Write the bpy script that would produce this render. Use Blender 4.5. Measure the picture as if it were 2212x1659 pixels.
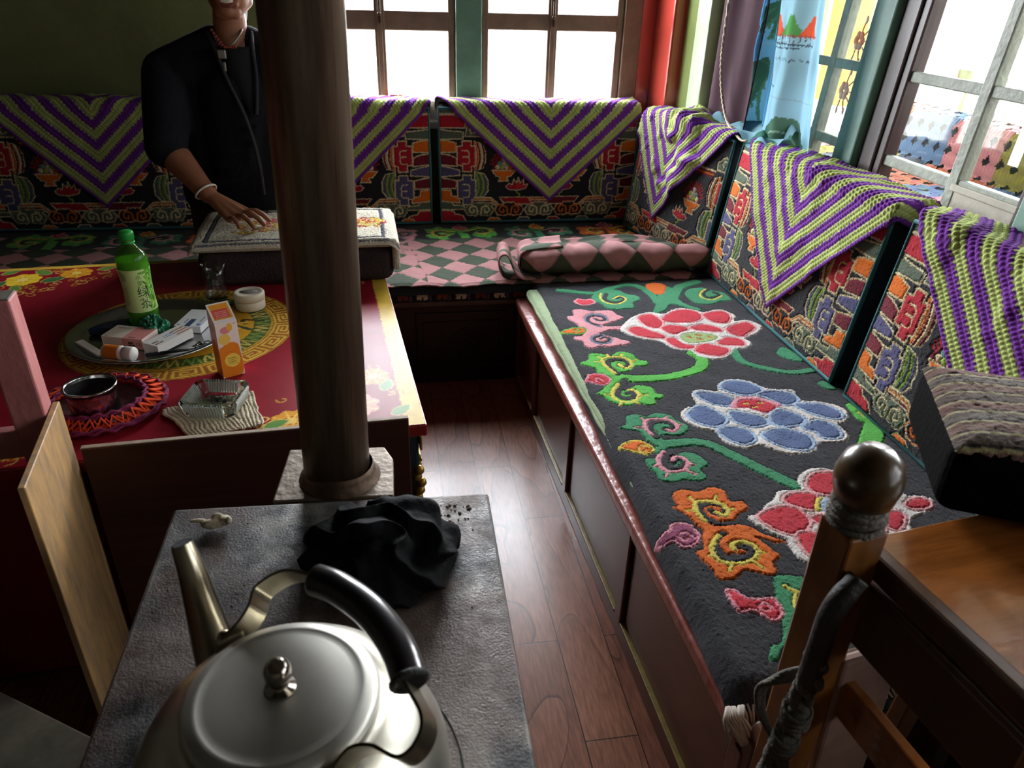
import bpy, bmesh, math, random
import numpy as np
from mathutils import Vector, Matrix, Euler, noise as mnoise
for o in list(bpy.data.objects): bpy.data.objects.remove(o)
SC = bpy.context.scene
COL = SC.collection
rng = np.random.default_rng(7); random.seed(7)
rad = math.radians

# ---------------------------------------------------------------- camera
H = 1.55; FPX = 1600.0
def cam_axes(yaw, pitch, roll):
    cy, sy, cp, sp = math.cos(yaw), math.sin(yaw), math.cos(pitch), math.sin(pitch)
    f = Vector((sy*cp, cy*cp, -sp)); r = Vector((cy, -sy, 0)); u = r.cross(f)
    cr, sr = math.cos(roll), math.sin(roll)
    return r*cr+u*sr, u*cr-r*sr, f
cr_, cu_, cf_ = cam_axes(rad(9.83), rad(28.53), rad(1.74))
cd = bpy.data.cameras.new('camera'); cam = bpy.data.objects.new('camera', cd); COL.objects.link(cam)
cam.matrix_world = Matrix(((cr_.x, cu_.x, -cf_.x, 0), (cr_.y, cu_.y, -cf_.y, 0), (cr_.z, cu_.z, -cf_.z, H), (0, 0, 0, 1)))
cd.sensor_fit = 'HORIZONTAL'; cd.sensor_width = 36.0; cd.lens = 36.0*FPX/2212.0
cd.clip_start = 0.02; cd.clip_end = 300
SC.camera = cam
cd.dof.use_dof = True; cd.dof.focus_distance = 2.1; cd.dof.aperture_fstop = 7.0; cd.lens = 36.0*FPX/2212.0

# ---------------------------------------------------------------- world, exposure, window light
w = bpy.data.worlds.new('world'); SC.world = w; w.use_nodes = True
nt = w.node_tree; bg = nt.nodes['Background']
tc = nt.nodes.new('ShaderNodeTexCoord'); sx = nt.nodes.new('ShaderNodeSeparateXYZ'); rp = nt.nodes.new('ShaderNodeValToRGB')
nt.links.new(tc.outputs['Generated'], sx.inputs[0]); nt.links.new(sx.outputs['Z'], rp.inputs[0]); nt.links.new(rp.outputs[0], bg.inputs[0])
rp.color_ramp.elements[0].position = 0.0; rp.color_ramp.elements[0].color = (.95, .97, 1, 1)
rp.color_ramp.elements[1].position = 0.9; rp.color_ramp.elements[1].color = (.80, .90, 1.0, 1)
# hazy sky, brighter on the sun's side (behind the back windows)
wr = nt.nodes.new('ShaderNodeMapRange'); wr.interpolation_type = 'SMOOTHSTEP'; wr.inputs[1].default_value = .1; wr.inputs[2].default_value = .9; wr.inputs[3].default_value = 6.3; wr.inputs[4].default_value = 36.0
wb = nt.nodes.new('ShaderNodeMapRange'); wb.inputs[1].default_value = -.75; wb.inputs[2].default_value = -.25; wb.inputs[3].default_value = .22; wb.inputs[4].default_value = 1.0
wm = nt.nodes.new('ShaderNodeMath'); wm.operation = 'MULTIPLY'
nt.links.new(sx.outputs['Y'], wr.inputs[0]); nt.links.new(sx.outputs['Y'], wb.inputs[0]); nt.links.new(wr.outputs[0], wm.inputs[0]); nt.links.new(wb.outputs[0], wm.inputs[1]); nt.links.new(wm.outputs[0], bg.inputs[1])
vs = SC.view_settings
SC.display_settings.display_device = 'sRGB'
vs.view_transform = 'Standard'; vs.look = 'None'; vs.gamma = 1; vs.use_curve_mapping = False; vs.exposure = 0.6
def portal(name, loc, rot, sx, sy):
    l = bpy.data.lights.new(name, 'AREA'); l.shape = 'RECTANGLE'; l.size = sx; l.size_y = sy; l.cycles.is_portal = True
    o = bpy.data.objects.new(name, l); COL.objects.link(o); o.location = loc; o.rotation_euler = rot
    return o
portal('daylight_back_window', (.38, 4.02, 1.62), (rad(-90), 0, 0), 1.6, 1.4)       # daylight through the back windows
portal('daylight_side_window', (1.72, 1.7, 1.62), (0, rad(90), 0), 1.3, 2.9)         # and through the side windows

portal('daylight_added_window', (1.72, -.2, 1.62), (0, rad(90), 0), 1.3, 1.5)  # portal of the unseen window added to light the stove side

# ---------------------------------------------------------------- colours and materials
def lin(h):
    if isinstance(h, str):
        c = [int(h[i:i+2], 16)/255 for i in (1, 3, 5)]
    else: c = h
    return tuple((x/12.92 if x <= .04045 else ((x+.055)/1.055)**2.4) for x in c)
def mat(name, color='#888888', rough=.6, metal=0, spec=.5, noise=0, nscale=20, bump=0, bscale=60, attr=False, coat=0, trans=0, ior=1.45, c2=None, stretch=None, sheen=0, detail=4, alpha=1):
    m = bpy.data.materials.new(name); m.use_nodes = True; n = m.node_tree.nodes; L = m.node_tree.links
    b = n['Principled BSDF']; b.inputs['Roughness'].default_value = rough; b.inputs['Metallic'].default_value = metal
    b.inputs['Specular IOR Level'].default_value = spec; b.inputs['IOR'].default_value = ior
    b.inputs['Coat Weight'].default_value = coat; b.inputs['Transmission Weight'].default_value = trans
    b.inputs['Sheen Weight'].default_value = sheen; b.inputs['Alpha'].default_value = alpha
    t = n.new('ShaderNodeTexCoord'); mp = n.new('ShaderNodeMapping'); L.new(t.outputs['Object'], mp.inputs[0])
    if stretch: mp.inputs['Scale'].default_value = stretch
    if attr:
        a = n.new('ShaderNodeAttribute'); a.attribute_name = 'Col'; src = a.outputs['Color']
    else:
        r = n.new('ShaderNodeRGB'); r.outputs[0].default_value = (*lin(color), 1); src = r.outputs[0]
    nz = n.new('ShaderNodeTexNoise'); nz.inputs['Scale'].default_value = nscale; nz.inputs['Detail'].default_value = detail; nz.inputs['Roughness'].default_value = .65
    L.new(mp.outputs[0], nz.inputs['Vector'])
    if c2:
        mx = n.new('ShaderNodeMixRGB'); mx.inputs[2].default_value = (*lin(c2), 1); L.new(src, mx.inputs[1])
        rr = n.new('ShaderNodeMapRange'); rr.inputs[1].default_value = .5-.5*max(.02, 1-noise); rr.inputs[2].default_value = .5+.5*max(.02, 1-noise)*.6
        L.new(nz.outputs['Fac'], rr.inputs[0]); L.new(rr.outputs[0], mx.inputs[0]); src = mx.outputs[0]
    elif noise:
        rr = n.new('ShaderNodeMapRange'); rr.inputs[1].default_value = .3; rr.inputs[2].default_value = .7; rr.inputs[3].default_value = 1-noise; rr.inputs[4].default_value = 1+noise
        mx = n.new('ShaderNodeVectorMath'); mx.operation = 'SCALE'; L.new(src, mx.inputs[0]); L.new(nz.outputs['Fac'], rr.inputs[0]); L.new(rr.outputs[0], mx.inputs['Scale']); src = mx.outputs[0]
    L.new(src, b.inputs['Base Color'])
    if bump:
        nb = n.new('ShaderNodeTexNoise'); nb.inputs['Scale'].default_value = bscale; nb.inputs['Detail'].default_value = 5; L.new(mp.outputs[0], nb.inputs['Vector'])
        bp = n.new('ShaderNodeBump'); bp.inputs['Strength'].default_value = bump; bp.inputs['Distance'].default_value = .01; L.new(nb.outputs['Fac'], bp.inputs['Height']); L.new(bp.outputs[0], b.inputs['Normal'])
    return m
def pane_mat(name, tint=(1, 1, 1), gloss=.06, rough=.0, dust=0.0):
    m = bpy.data.materials.new(name); m.use_nodes = True; n = m.node_tree.nodes; L = m.node_tree.links; n.clear()
    out = n.new('ShaderNodeOutputMaterial'); tr = n.new('ShaderNodeBsdfTransparent'); tr.inputs[0].default_value = (*tint, 1)
    gl = n.new('ShaderNodeBsdfGlossy'); gl.inputs['Roughness'].default_value = rough
    mx = n.new('ShaderNodeMixShader'); lw = n.new('ShaderNodeLayerWeight'); lw.inputs[0].default_value = .5; pw = n.new('ShaderNodeMath'); pw.operation = 'POWER'; pw.inputs[1].default_value = 5; L.new(lw.outputs['Facing'], pw.inputs[0])
    fr = n.new('ShaderNodeMath'); fr.operation = 'MULTIPLY_ADD'; fr.inputs[1].default_value = .9; fr.inputs[2].default_value = .05; L.new(pw.outputs[0], fr.inputs[0])
    L.new(fr.outputs[0], mx.inputs[0]); L.new(tr.outputs[0], mx.inputs[1]); L.new(gl.outputs[0], mx.inputs[2]); last = mx
    if dust:
        df = n.new('ShaderNodeBsdfDiffuse'); df.inputs[0].default_value = (.75, .75, .72, 1); nz = n.new('ShaderNodeTexNoise'); nz.inputs['Scale'].default_value = 6; nz.inputs['Detail'].default_value = 8
        t = n.new('ShaderNodeTexCoord'); L.new(t.outputs['Object'], nz.inputs['Vector'])
        rr = n.new('ShaderNodeMapRange'); rr.inputs[1].default_value = .45; rr.inputs[2].default_value = .8; rr.inputs[4].default_value = dust; L.new(nz.outputs['Fac'], rr.inputs[0])
        m2 = n.new('ShaderNodeMixShader'); L.new(rr.outputs[0], m2.inputs[0]); L.new(mx.outputs[0], m2.inputs[1]); L.new(df.outputs[0], m2.inputs[2]); last = m2
    L.new(last.outputs[0], out.inputs[0]); return m

# ---------------------------------------------------------------- object helpers
def link(name, me, mats, parent=None, smooth=False, loc=None, rot=None):
    o = bpy.data.objects.new(name, me); COL.objects.link(o)
    if mats is not None:
        for mm in (mats if isinstance(mats, (list, tuple)) else [mats]): me.materials.append(mm)
    if smooth: me.shade_smooth()
    if loc is not None: o.location = loc
    if rot is not None: o.rotation_euler = rot
    if parent is not None: o.parent = parent
    return o
def tag(o, label=None, cat=None, group=None, kind=None):
    if label: o['label'] = label
    if cat: o['category'] = cat
    if group: o['group'] = group
    if kind: o['kind'] = kind
    return o
def thing(name, label, cat, loc=(0, 0, 0), rot=(0, 0, 0), group=None):
    o = bpy.data.objects.new(name, None); COL.objects.link(o); o.location = loc; o.rotation_euler = rot; o.empty_display_size = .05
    return tag(o, label, cat, group)
class MB:
    """collects shapes into one mesh"""
    def __init__(s): s.bm = bmesh.new(); s.smooth = False
    def _post(s, vs, M, mi):
        if M is not None: bmesh.ops.transform(s.bm, matrix=M, verts=vs)
        fs = {f for v in vs for f in v.link_faces}
        for f in fs: f.material_index = mi
    def box(s, a, b, bev=.003, seg=2, M=None, mi=0):
        t = bmesh.new(); bmesh.ops.create_cube(t, size=1)
        c = [(p+q)/2 for p, q in zip(a, b)]; d = [abs(q-p) for p, q in zip(a, b)]
        for v in t.verts: v.co = Vector([c[i]+v.co[i]*d[i] for i in range(3)])
        bev = min(bev, min(d)*.45)
        if bev > 0: bmesh.ops.bevel(t, geom=list(t.edges), offset=bev, segments=seg, profile=.5, affect='EDGES')
        return s.add(t, M, mi)
    def add(s, t, M=None, mi=0):
        if M is not None: bmesh.ops.transform(t, matrix=M, verts=list(t.verts))
        mp = {}
        for v in t.verts: mp[v] = s.bm.verts.new(v.co)
        for f in t.faces:
            try:
                nf = s.bm.faces.new([mp[v] for v in f.verts]); nf.material_index = mi; nf.smooth = f.smooth
            except ValueError: pass
        t.free(); return s
    def lathe(s, prof, n=32, M=None, mi=0, caps=(True, True), smooth=True):
        t = bmesh.new(); rings = []
        for r, z in prof: rings.append([t.verts.new((r*math.cos(2*math.pi*k/n), r*math.sin(2*math.pi*k/n), z)) for k in range(n)])
        for A, B in zip(rings, rings[1:]):
            for k in range(n): f = t.faces.new((A[k], A[(k+1) % n], B[(k+1) % n], B[k])); f.smooth = smooth
        if caps[0]: t.faces.new(rings[0][::-1])
        if caps[1]: t.faces.new(rings[-1])
        return s.add(t, M, mi)
    def tube(s, pts, r, n=10, M=None, mi=0, cap=True, sec=None, up=None, closed=False):
        """tube (or strap with section sec) along pts; r number or list"""
        pts = [Vector(p) for p in pts]; N = len(pts); rs = r if isinstance(r, (list, tuple)) else [r]*N
        t = bmesh.new(); rings = []; prev = None
        for i, p in enumerate(pts):
            d = (pts[(i+1) % N]-pts[i-1]) if closed else (pts[min(i+1, N-1)]-pts[max(i-1, 0)])
            d.normalize()
            if up is not None: a = Vector(up)
            elif prev is None: a = Vector((0, 0, 1)) if abs(d.z) < .9 else Vector((1, 0, 0))
            else: a = prev
            a = (a-d*a.dot(d)).normalized(); b = d.cross(a); prev = a
            if sec: ring = [t.verts.new(p+a*(q[0]*rs[i])+b*(q[1]*rs[i])) for q in sec]
            else: ring = [t.verts.new(p+(a*math.cos(2*math.pi*k/n)+b*math.sin(2*math.pi*k/n))*rs[i]) for k in range(n)]
            rings.append(ring)
        m = len(rings[0])
        for A, B in (list(zip(rings, rings[1:]))+([(rings[-1], rings[0])] if closed else [])):
            for k in range(m): f = t.faces.new((A[k], A[(k+1) % m], B[(k+1) % m], B[k])); f.smooth = sec is None
        if cap and not closed: t.faces.new(rings[0][::-1]); t.faces.new(rings[-1])
        return s.add(t, M, mi)
    def prism(s, poly, z0, z1, M=None, mi=0, bev=0, seg=2):
        t = bmesh.new(); A = [t.verts.new((x, y, z0)) for x, y in poly]; B = [t.verts.new((x, y, z1)) for x, y in poly]
        n = len(poly); t.faces.new(A[::-1]); t.faces.new(B)
        for k in range(n): t.faces.new((A[k], A[(k+1) % n], B[(k+1) % n], B[k]))
        bmesh.ops.recalc_face_normals(t, faces=list(t.faces))
        if bev: bmesh.ops.bevel(t, geom=list(t.edges), offset=bev, segments=seg, profile=.5, affect='EDGES')
        return s.add(t, M, mi)
    def ball(s, c, r, M=None, mi=0, u=20, v=14, scale=(1, 1, 1)):
        t = bmesh.new(); bmesh.ops.create_uvsphere(t, u_segments=u, v_segments=v, radius=r)
        for q in t.verts: q.co = Vector((q.co.x*scale[0]+c[0], q.co.y*scale[1]+c[1], q.co.z*scale[2]+c[2]))
        for f in t.faces: f.smooth = True
        return s.add(t, M, mi)
    def build(s, name, mats, parent=None, loc=None, rot=None):
        me = bpy.data.meshes.new(name); bmesh.ops.recalc_face_normals(s.bm, faces=list(s.bm.faces)); s.bm.to_mesh(me); s.bm.free()
        return link(name, me, mats, parent, False, loc, rot)
def T(x=0, y=0, z=0): return Matrix.Translation((x, y, z))
def RZ(a): return Matrix.Rotation(a, 4, 'Z')
def RX(a): return Matrix.Rotation(a, 4, 'X')
def RY(a): return Matrix.Rotation(a, 4, 'Y')
def spline(pts, n=8, closed=False):
    """Catmull-Rom through pts (any dimension)"""
    P = np.array(pts, float); N = len(P); out = []
    rngi = range(N if closed else N-1)
    for i in rngi:
        if closed: a, b, c, d = P[i-1], P[i], P[(i+1) % N], P[(i+2) % N]
        else: a, b, c, d = P[max(i-1, 0)], P[i], P[i+1], P[min(i+2, N-1)]
        for k in range(n):
            t = k/n; out.append(.5*((2*b)+(-a+c)*t+(2*a-5*b+4*c-d)*t*t+(-a+3*b-3*c+d)*t**3))
    if not closed: out.append(P[-1])
    return np.array(out)
def grid_mesh(name, P, mats, parent=None, col=None, keep=None, closed_u=False, smooth=True, matidx=None):
    """P (ny,nx,3) grid -> one mesh, optional colour attribute and face mask (ny-1,nx-1)"""
    ny, nx = P.shape[:2]; idx = np.arange(ny*nx).reshape(ny, nx)
    q = np.stack([idx[:-1, :-1], idx[:-1, 1:], idx[1:, 1:], idx[1:, :-1]], -1)
    q = q[keep] if keep is not None else q.reshape(-1, 4)
    V = P.reshape(-1, 3); C = None if col is None else col.reshape(-1, 3)
    if keep is not None:
        used = np.zeros(len(V), bool); used[q.ravel()] = True; re = np.cumsum(used)-1; q = re[q]; V = V[used]; C = None if C is None else C[used]
    me = bpy.data.meshes.new(name); me.vertices.add(len(V)); me.vertices.foreach_set('co', V.astype('f').ravel())
    nf = len(q); me.loops.add(nf*4); me.loops.foreach_set('vertex_index', q.astype('i').ravel()); me.polygons.add(nf)
    me.polygons.foreach_set('loop_start', np.arange(0, nf*4, 4, dtype='i')); me.polygons.foreach_set('loop_total', np.full(nf, 4, 'i'))
    me.update(calc_edges=True)
    if C is not None:
        a = me.color_attributes.new('Col', 'FLOAT_COLOR', 'POINT'); a.data.foreach_set('color', np.concatenate([C, np.ones((len(C), 1))], 1).astype('f').ravel())
    return link(name, me, mats, parent, smooth)
class Canvas:
    """a woven or painted pattern, drawn in metres on a fine grid of knots"""
    def __init__(s, W, Hh, res, bgc, jit=.35):
        s.W, s.H, s.res = W, Hh, res; s.nx = int(round(W/res))+1; s.ny = int(round(Hh/res))+1
        s.X, s.Y = np.meshgrid(np.linspace(0, W, s.nx), np.linspace(0, Hh, s.ny)); s.X0, s.Y0 = s.X, s.Y
        if jit: s.X = s.X+rng.normal(size=s.X.shape)*res*jit; s.Y = s.Y+rng.normal(size=s.X.shape)*res*jit
        s.c = np.empty((s.ny, s.nx, 3)); s.c[:] = lin(bgc); s.h = np.zeros((s.ny, s.nx))
    def _win(s, x0, x1, y0, y1):
        f = 1/s.res; return slice(max(0, int(y0*f)-2), max(0, min(s.ny, int(y1*f)+3))), slice(max(0, int(x0*f)-2), max(0, min(s.nx, int(x1*f)+3)))
    def mask_poly(s, P):
        w = s._win(P[:, 0].min(), P[:, 0].max(), P[:, 1].min(), P[:, 1].max()); X, Y = s.X[w], s.Y[w]; m = np.zeros(X.shape, bool)
        for (x0, y0), (x1, y1) in zip(P, np.roll(P, -1, 0)):
            if y0 == y1: continue
            m ^= ((Y >= min(y0, y1)) & (Y < max(y0, y1)) & (X < (x1-x0)*(Y-y0)/(y1-y0)+x0))
        return w, m
    def poly(s, pts, color, smooth=0, h=None, grow=0):
        P = np.array(pts, float)
        if smooth: P = spline(P, smooth, True)
        if grow:
            t = np.roll(P, -1, 0)-np.roll(P, 1, 0); t /= np.linalg.norm(t, axis=1)[:, None]+1e-9
            A = np.sum(P[:, 0]*np.roll(P[:, 1], -1)-np.roll(P[:, 0], -1)*P[:, 1]); P = P+np.stack([t[:, 1], -t[:, 0]], 1)*grow*np.sign(A)
        w, m = s.mask_poly(P)
        if color is not None: s.c[w][m] = lin(color)
        if h is not None: s.h[w][m] = h
        return s
    def stroke(s, pts, wd, color, smooth=0, h=None, closed=False):
        P = np.array(pts, float)
        if smooth: P = spline(P, smooth, closed)
        if closed: P = np.concatenate([P, P[:1]])
        w = s._win(P[:, 0].min()-wd, P[:, 0].max()+wd, P[:, 1].min()-wd, P[:, 1].max()+wd); X, Y = s.X[w], s.Y[w]; D = np.full(X.shape, 9.)
        for a, b in zip(P[:-1], P[1:]):
            d = b-a; L2 = d@d+1e-12; t = np.clip(((X-a[0])*d[0]+(Y-a[1])*d[1])/L2, 0, 1); D = np.minimum(D, (X-a[0]-t*d[0])**2+(Y-a[1]-t*d[1])**2)
        m = D < (wd/2)**2; s.c[w][m] = lin(color)
        if h is not None: s.h[w][m] = h
        return s
    def outlined(s, pts, color, line, lw=.006, smooth=0):
        s.poly(pts, color, smooth); return s.stroke(pts, lw, line, smooth, closed=True)
    def disc(s, c, r, color, ry=None):
        a = np.linspace(0, 2*np.pi, 40, endpoint=False); return s.poly(np.stack([c[0]+r*np.cos(a), c[1]+(ry or r)*np.sin(a)], 1), color)
    def rect(s, x0, y0, x1, y1, color): return s.poly([(x0, y0), (x1, y0), (x1, y1), (x0, y1)], color)
    def groove(s, depth=.0015):
        """clipped furrow where two colours meet, as in a carved pile"""
        g = np.zeros((s.ny, s.nx), bool); d = np.abs(np.diff(s.c, axis=1)).sum(2) > .02; g[:, 1:] |= d; g[:, :-1] |= d
        d = np.abs(np.diff(s.c, axis=0)).sum(2) > .02; g[1:] |= d; g[:-1] |= d; s.h -= g*depth; return s
    def soften(s):
        c = s.c; k = c.copy(); k[1:-1, 1:-1] = (c[1:-1, 1:-1]*2+c[:-2, 1:-1]+c[2:, 1:-1]+c[1:-1, :-2]+c[1:-1, 2:])/6; s.c = k; return s
def fbm(X, Y, sc, seed=0, oc=3):
    """cheap smooth value noise on a grid, about -1..1"""
    r = np.random.default_rng(seed); out = np.zeros(X.shape); a = 1.
    for o in range(oc):
        G = r.normal(size=(64, 64)); x = X*sc*2**o; y = Y*sc*2**o; xi = np.floor(x).astype(int); yi = np.floor(y).astype(int); fx = x-xi; fy = y-yi
        fx = fx*fx*(3-2*fx); fy = fy*fy*(3-2*fy); g = lambda i, j: G[(yi+j) % 64, (xi+i) % 64]
        out += a*((g(0, 0)*(1-fx)+g(1, 0)*fx)*(1-fy)+(g(0, 1)*(1-fx)+g(1, 1)*fx)*fy); a *= .5
    return out*.6
def remesh(name, build, voxel, mats, parent=None, smooth_it=4, sf=.5):
    """fuse overlapping solids into one continuous skin"""
    mb = MB(); build(mb); me = bpy.data.meshes.new(name+'_t'); mb.bm.to_mesh(me); mb.bm.free()
    o = bpy.data.objects.new(name+'_t', me); COL.objects.link(o)
    m = o.modifiers.new('r', 'REMESH'); m.mode = 'VOXEL'; m.voxel_size = voxel
    if smooth_it: k = o.modifiers.new('s', 'SMOOTH'); k.iterations = smooth_it; k.factor = sf
    bpy.context.view_layer.update(); dg = bpy.context.evaluated_depsgraph_get(); res = bpy.data.meshes.new_from_object(o.evaluated_get(dg)); res.name = name
    bpy.data.objects.remove(o); bpy.data.meshes.remove(me); res.materials.clear()
    return link(name, res, mats, parent, True)
def capsule(mb, a, ra, b, rb, n=18, flat=None):
    """tapered limb piece with round ends"""
    a, b = Vector(a), Vector(b); d = b-a; L = d.length
    prof = [(ra*math.sin(t), -ra*math.cos(t)) for t in np.linspace(.05, math.pi/2, 7)]+[(rb*math.cos(t), L+rb*math.sin(t)) for t in np.linspace(0, math.pi/2-.05, 7)]
    q = d.to_track_quat('Z', 'Y').to_matrix().to_4x4(); S = Matrix.Diagonal((*(flat or (1, 1)), 1, 1))
    mb.lathe(prof, n, T(*a) @ q @ S)

WOOL = mat('knotted_wool', rough=.95, spec=.15, attr=True, noise=.22, nscale=260, bump=.5, bscale=420, sheen=.15)
YARN = mat('crochet_yarn', rough=.9, spec=.2, attr=True, noise=.15, nscale=300, bump=.35, bscale=500, sheen=.1)
CLOTH = mat('printed_cloth', rough=.85, spec=.2, attr=True, noise=.06, nscale=40)
PAINT = mat('painted_lacquer', rough=.34, spec=.1, attr=True, noise=.08, nscale=30)
PRINT = mat('printed_card', rough=.45, spec=.4, attr=True, noise=.03)
# ================================================================ the room
M_GREEN = mat('olive_green_plaster', '#7a7d50', .8, noise=.18, nscale=3, bump=.3, bscale=25)
M_POST = mat('green_painted_post', '#6d9484', .45, noise=.15, nscale=8, bump=.15, bscale=30)
M_BROWN = mat('brown_window_paint', '#84695a', .5, noise=.2, nscale=9, bump=.2, bscale=40)
M_DARKWOOD = mat('dark_red_brown_frame', '#3a2320', .45, noise=.25, nscale=6)
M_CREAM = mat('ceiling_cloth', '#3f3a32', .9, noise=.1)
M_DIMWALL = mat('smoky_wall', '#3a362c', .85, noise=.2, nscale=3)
def stucco(name, bands):
    """glossy wall paint in vertical bands along y"""
    m = mat(name, '#ffffff', .2, spec=.9, bump=.25, bscale=6, coat=.8); n = m.node_tree.nodes; L = m.node_tree.links
    t = n.new('ShaderNodeTexCoord'); s = n.new('ShaderNodeSeparateXYZ'); r = n.new('ShaderNodeValToRGB'); r.color_ramp.interpolation = 'CONSTANT'
    mr = n.new('ShaderNodeMapRange'); mr.inputs[1].default_value = 3.2; mr.inputs[2].default_value = 4.0
    L.new(t.outputs['Object'], s.inputs[0]); L.new(s.outputs['Y'], mr.inputs[0]); L.new(mr.outputs[0], r.inputs[0])
    e = r.color_ramp.elements
    while len(e) < len(bands): e.new(.5)
    for el, (y, c) in zip(e, bands): el.position = max(0, (y-3.2)/.8); el.color = (*lin(c), 1)
    L.new(r.outputs[0], n['Principled BSDF'].inputs['Base Color']); return m
M_PIER = stucco('banded_glossy_paint', [(3.2, '#b9d8a8'), (3.53, '#6f7f45'), (3.66, '#c2473a')])
def wood_floor():
    m = mat('laminate_floor', '#8a4a30', .3, spec=.5); n = m.node_tree.nodes; L = m.node_tree.links; b = n['Principled BSDF']
    t = n.new('ShaderNodeTexCoord'); mp = n.new('ShaderNodeMapping'); mp.inputs['Rotation'].default_value = (0, 0, rad(90)); L.new(t.outputs['Object'], mp.inputs[0])
    br = n.new('ShaderNodeTexBrick'); br.offset = .37; br.inputs['Scale'].default_value = 1; br.inputs['Brick Width'].default_value = .82; br.inputs['Row Height'].default_value = .128
    br.inputs['Mortar Size'].default_value = .0016; br.inputs['Mortar Smooth'].default_value = .3; br.inputs['Color1'].default_value = (*lin('#94604a'), 1); br.inputs['Color2'].default_value = (*lin('#7d4d3a'), 1); br.inputs['Mortar'].default_value = (*lin('#2c1610'), 1)
    mp.inputs['Location'].default_value = (.25, .0, 0); L.new(mp.outputs[0], br.inputs['Vector'])
    # growth rings: contour lines of a stretched noise, shifted per plank
    m2 = n.new('ShaderNodeMapping'); m2.inputs['Scale'].default_value = (5.2, 1.5, 1); L.new(t.outputs['Object'], m2.inputs[0])
    nz = n.new('ShaderNodeTexNoise'); nz.inputs['Scale'].default_value = 1; nz.inputs['Detail'].default_value = 1.5; nz.inputs['Distortion'].default_value = .3
    va = n.new('ShaderNodeVectorMath'); va.operation = 'ADD'; vm = n.new('ShaderNodeVectorMath'); vm.operation = 'SCALE'; vm.inputs['Scale'].default_value = 60
    L.new(br.outputs['Color'], vm.inputs[0]); L.new(m2.outputs[0], va.inputs[0]); L.new(vm.outputs[0], va.inputs[1]); L.new(va.outputs[0], nz.inputs['Vector'])
    mu = n.new('ShaderNodeMath'); mu.operation = 'MULTIPLY'; mu.inputs[1].default_value = 7; fr = n.new('ShaderNodeMath'); fr.operation = 'FRACT'
    L.new(nz.outputs['Fac'], mu.inputs[0]); L.new(mu.outputs[0], fr.inputs[0])
    r = n.new('ShaderNodeValToRGB'); e = r.color_ramp.elements; e[0].position = 0; e[0].color = (.12, .08, .08, 1); e[1].position = .06; e[1].color = (.75, .75, .75, 1); k = e.new(.9); k.color = (1, 1, 1, 1)
    L.new(fr.outputs[0], r.inputs[0])
    n3 = n.new('ShaderNodeTexNoise'); n3.inputs['Scale'].default_value = 1; n3.inputs['Detail'].default_value = 6; m3 = n.new('ShaderNodeMapping'); m3.inputs['Scale'].default_value = (150, 18, 1); L.new(t.outputs['Object'], m3.inputs[0]); L.new(m3.outputs[0], n3.inputs['Vector'])
    r3 = n.new('ShaderNodeMapRange'); r3.inputs[1].default_value = .35; r3.inputs[2].default_value = .65; r3.inputs[3].default_value = .7; r3.inputs[4].default_value = 1.15; L.new(n3.outputs['Fac'], r3.inputs[0])
    x1 = n.new('ShaderNodeMixRGB'); x1.blend_type = 'MULTIPLY'; x1.inputs[0].default_value = .85; L.new(br.outputs['Color'], x1.inputs[1]); L.new(r.outputs[0], x1.inputs[2])
    x2 = n.new('ShaderNodeVectorMath'); x2.operation = 'SCALE'; L.new(x1.outputs[0], x2.inputs[0]); L.new(r3.outputs[0], x2.inputs['Scale']); L.new(x2.outputs[0], b.inputs['Base Color'])
    bp = n.new('ShaderNodeBump'); bp.inputs['Strength'].default_value = .25; bp.inputs['Distance'].default_value = .003; L.new(x1.outputs[0], bp.inputs['Height']); L.new(bp.outputs[0], b.inputs['Normal'])
    return m
def struct(name, mb, m): return tag(mb.build(name, m), kind='structure')
XL, XR, YB, YF, ZC = -2.4, 1.66, 3.92, -1.6, 2.55
b = MB(); b.box((XL, YF, -.06), (1.74, YB+.14, 0), 0); struct('floor', b, wood_floor())
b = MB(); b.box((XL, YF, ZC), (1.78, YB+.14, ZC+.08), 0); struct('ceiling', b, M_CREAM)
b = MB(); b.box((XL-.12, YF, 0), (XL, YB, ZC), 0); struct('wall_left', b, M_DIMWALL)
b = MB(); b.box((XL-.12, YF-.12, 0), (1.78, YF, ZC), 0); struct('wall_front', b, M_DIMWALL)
b = MB()   # back wall: olive plaster with the window opening
b.box((XL-.12, YB, 0), (-.42, YB+.14, ZC), 0); b.box((-.42, YB, 0), (1.26, YB+.14, .93), 0); b.box((-.42, YB, 2.2), (1.26, YB+.14, ZC), 0)
struct('wall_back', b, M_GREEN)
b = MB(); b.box((1.27, YB-.005, 0), (1.345, YB+.14, ZC), .004); b.box((1.345, 3.67, 0), (1.42, YB+.14, ZC), .012); struct('wall_right_corner', b, M_PIER)
b = MB(); b.box((1.405, 3.39, 0), (1.78, YB+.14, ZC), .01); struct('wall_right_pier', b, M_PIER)
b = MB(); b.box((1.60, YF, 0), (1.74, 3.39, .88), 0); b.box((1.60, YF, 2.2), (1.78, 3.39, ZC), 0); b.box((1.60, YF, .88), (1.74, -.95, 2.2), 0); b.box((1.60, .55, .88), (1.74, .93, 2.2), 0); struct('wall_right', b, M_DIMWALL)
M_PANE = pane_mat('window_glass', dust=.02)
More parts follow.
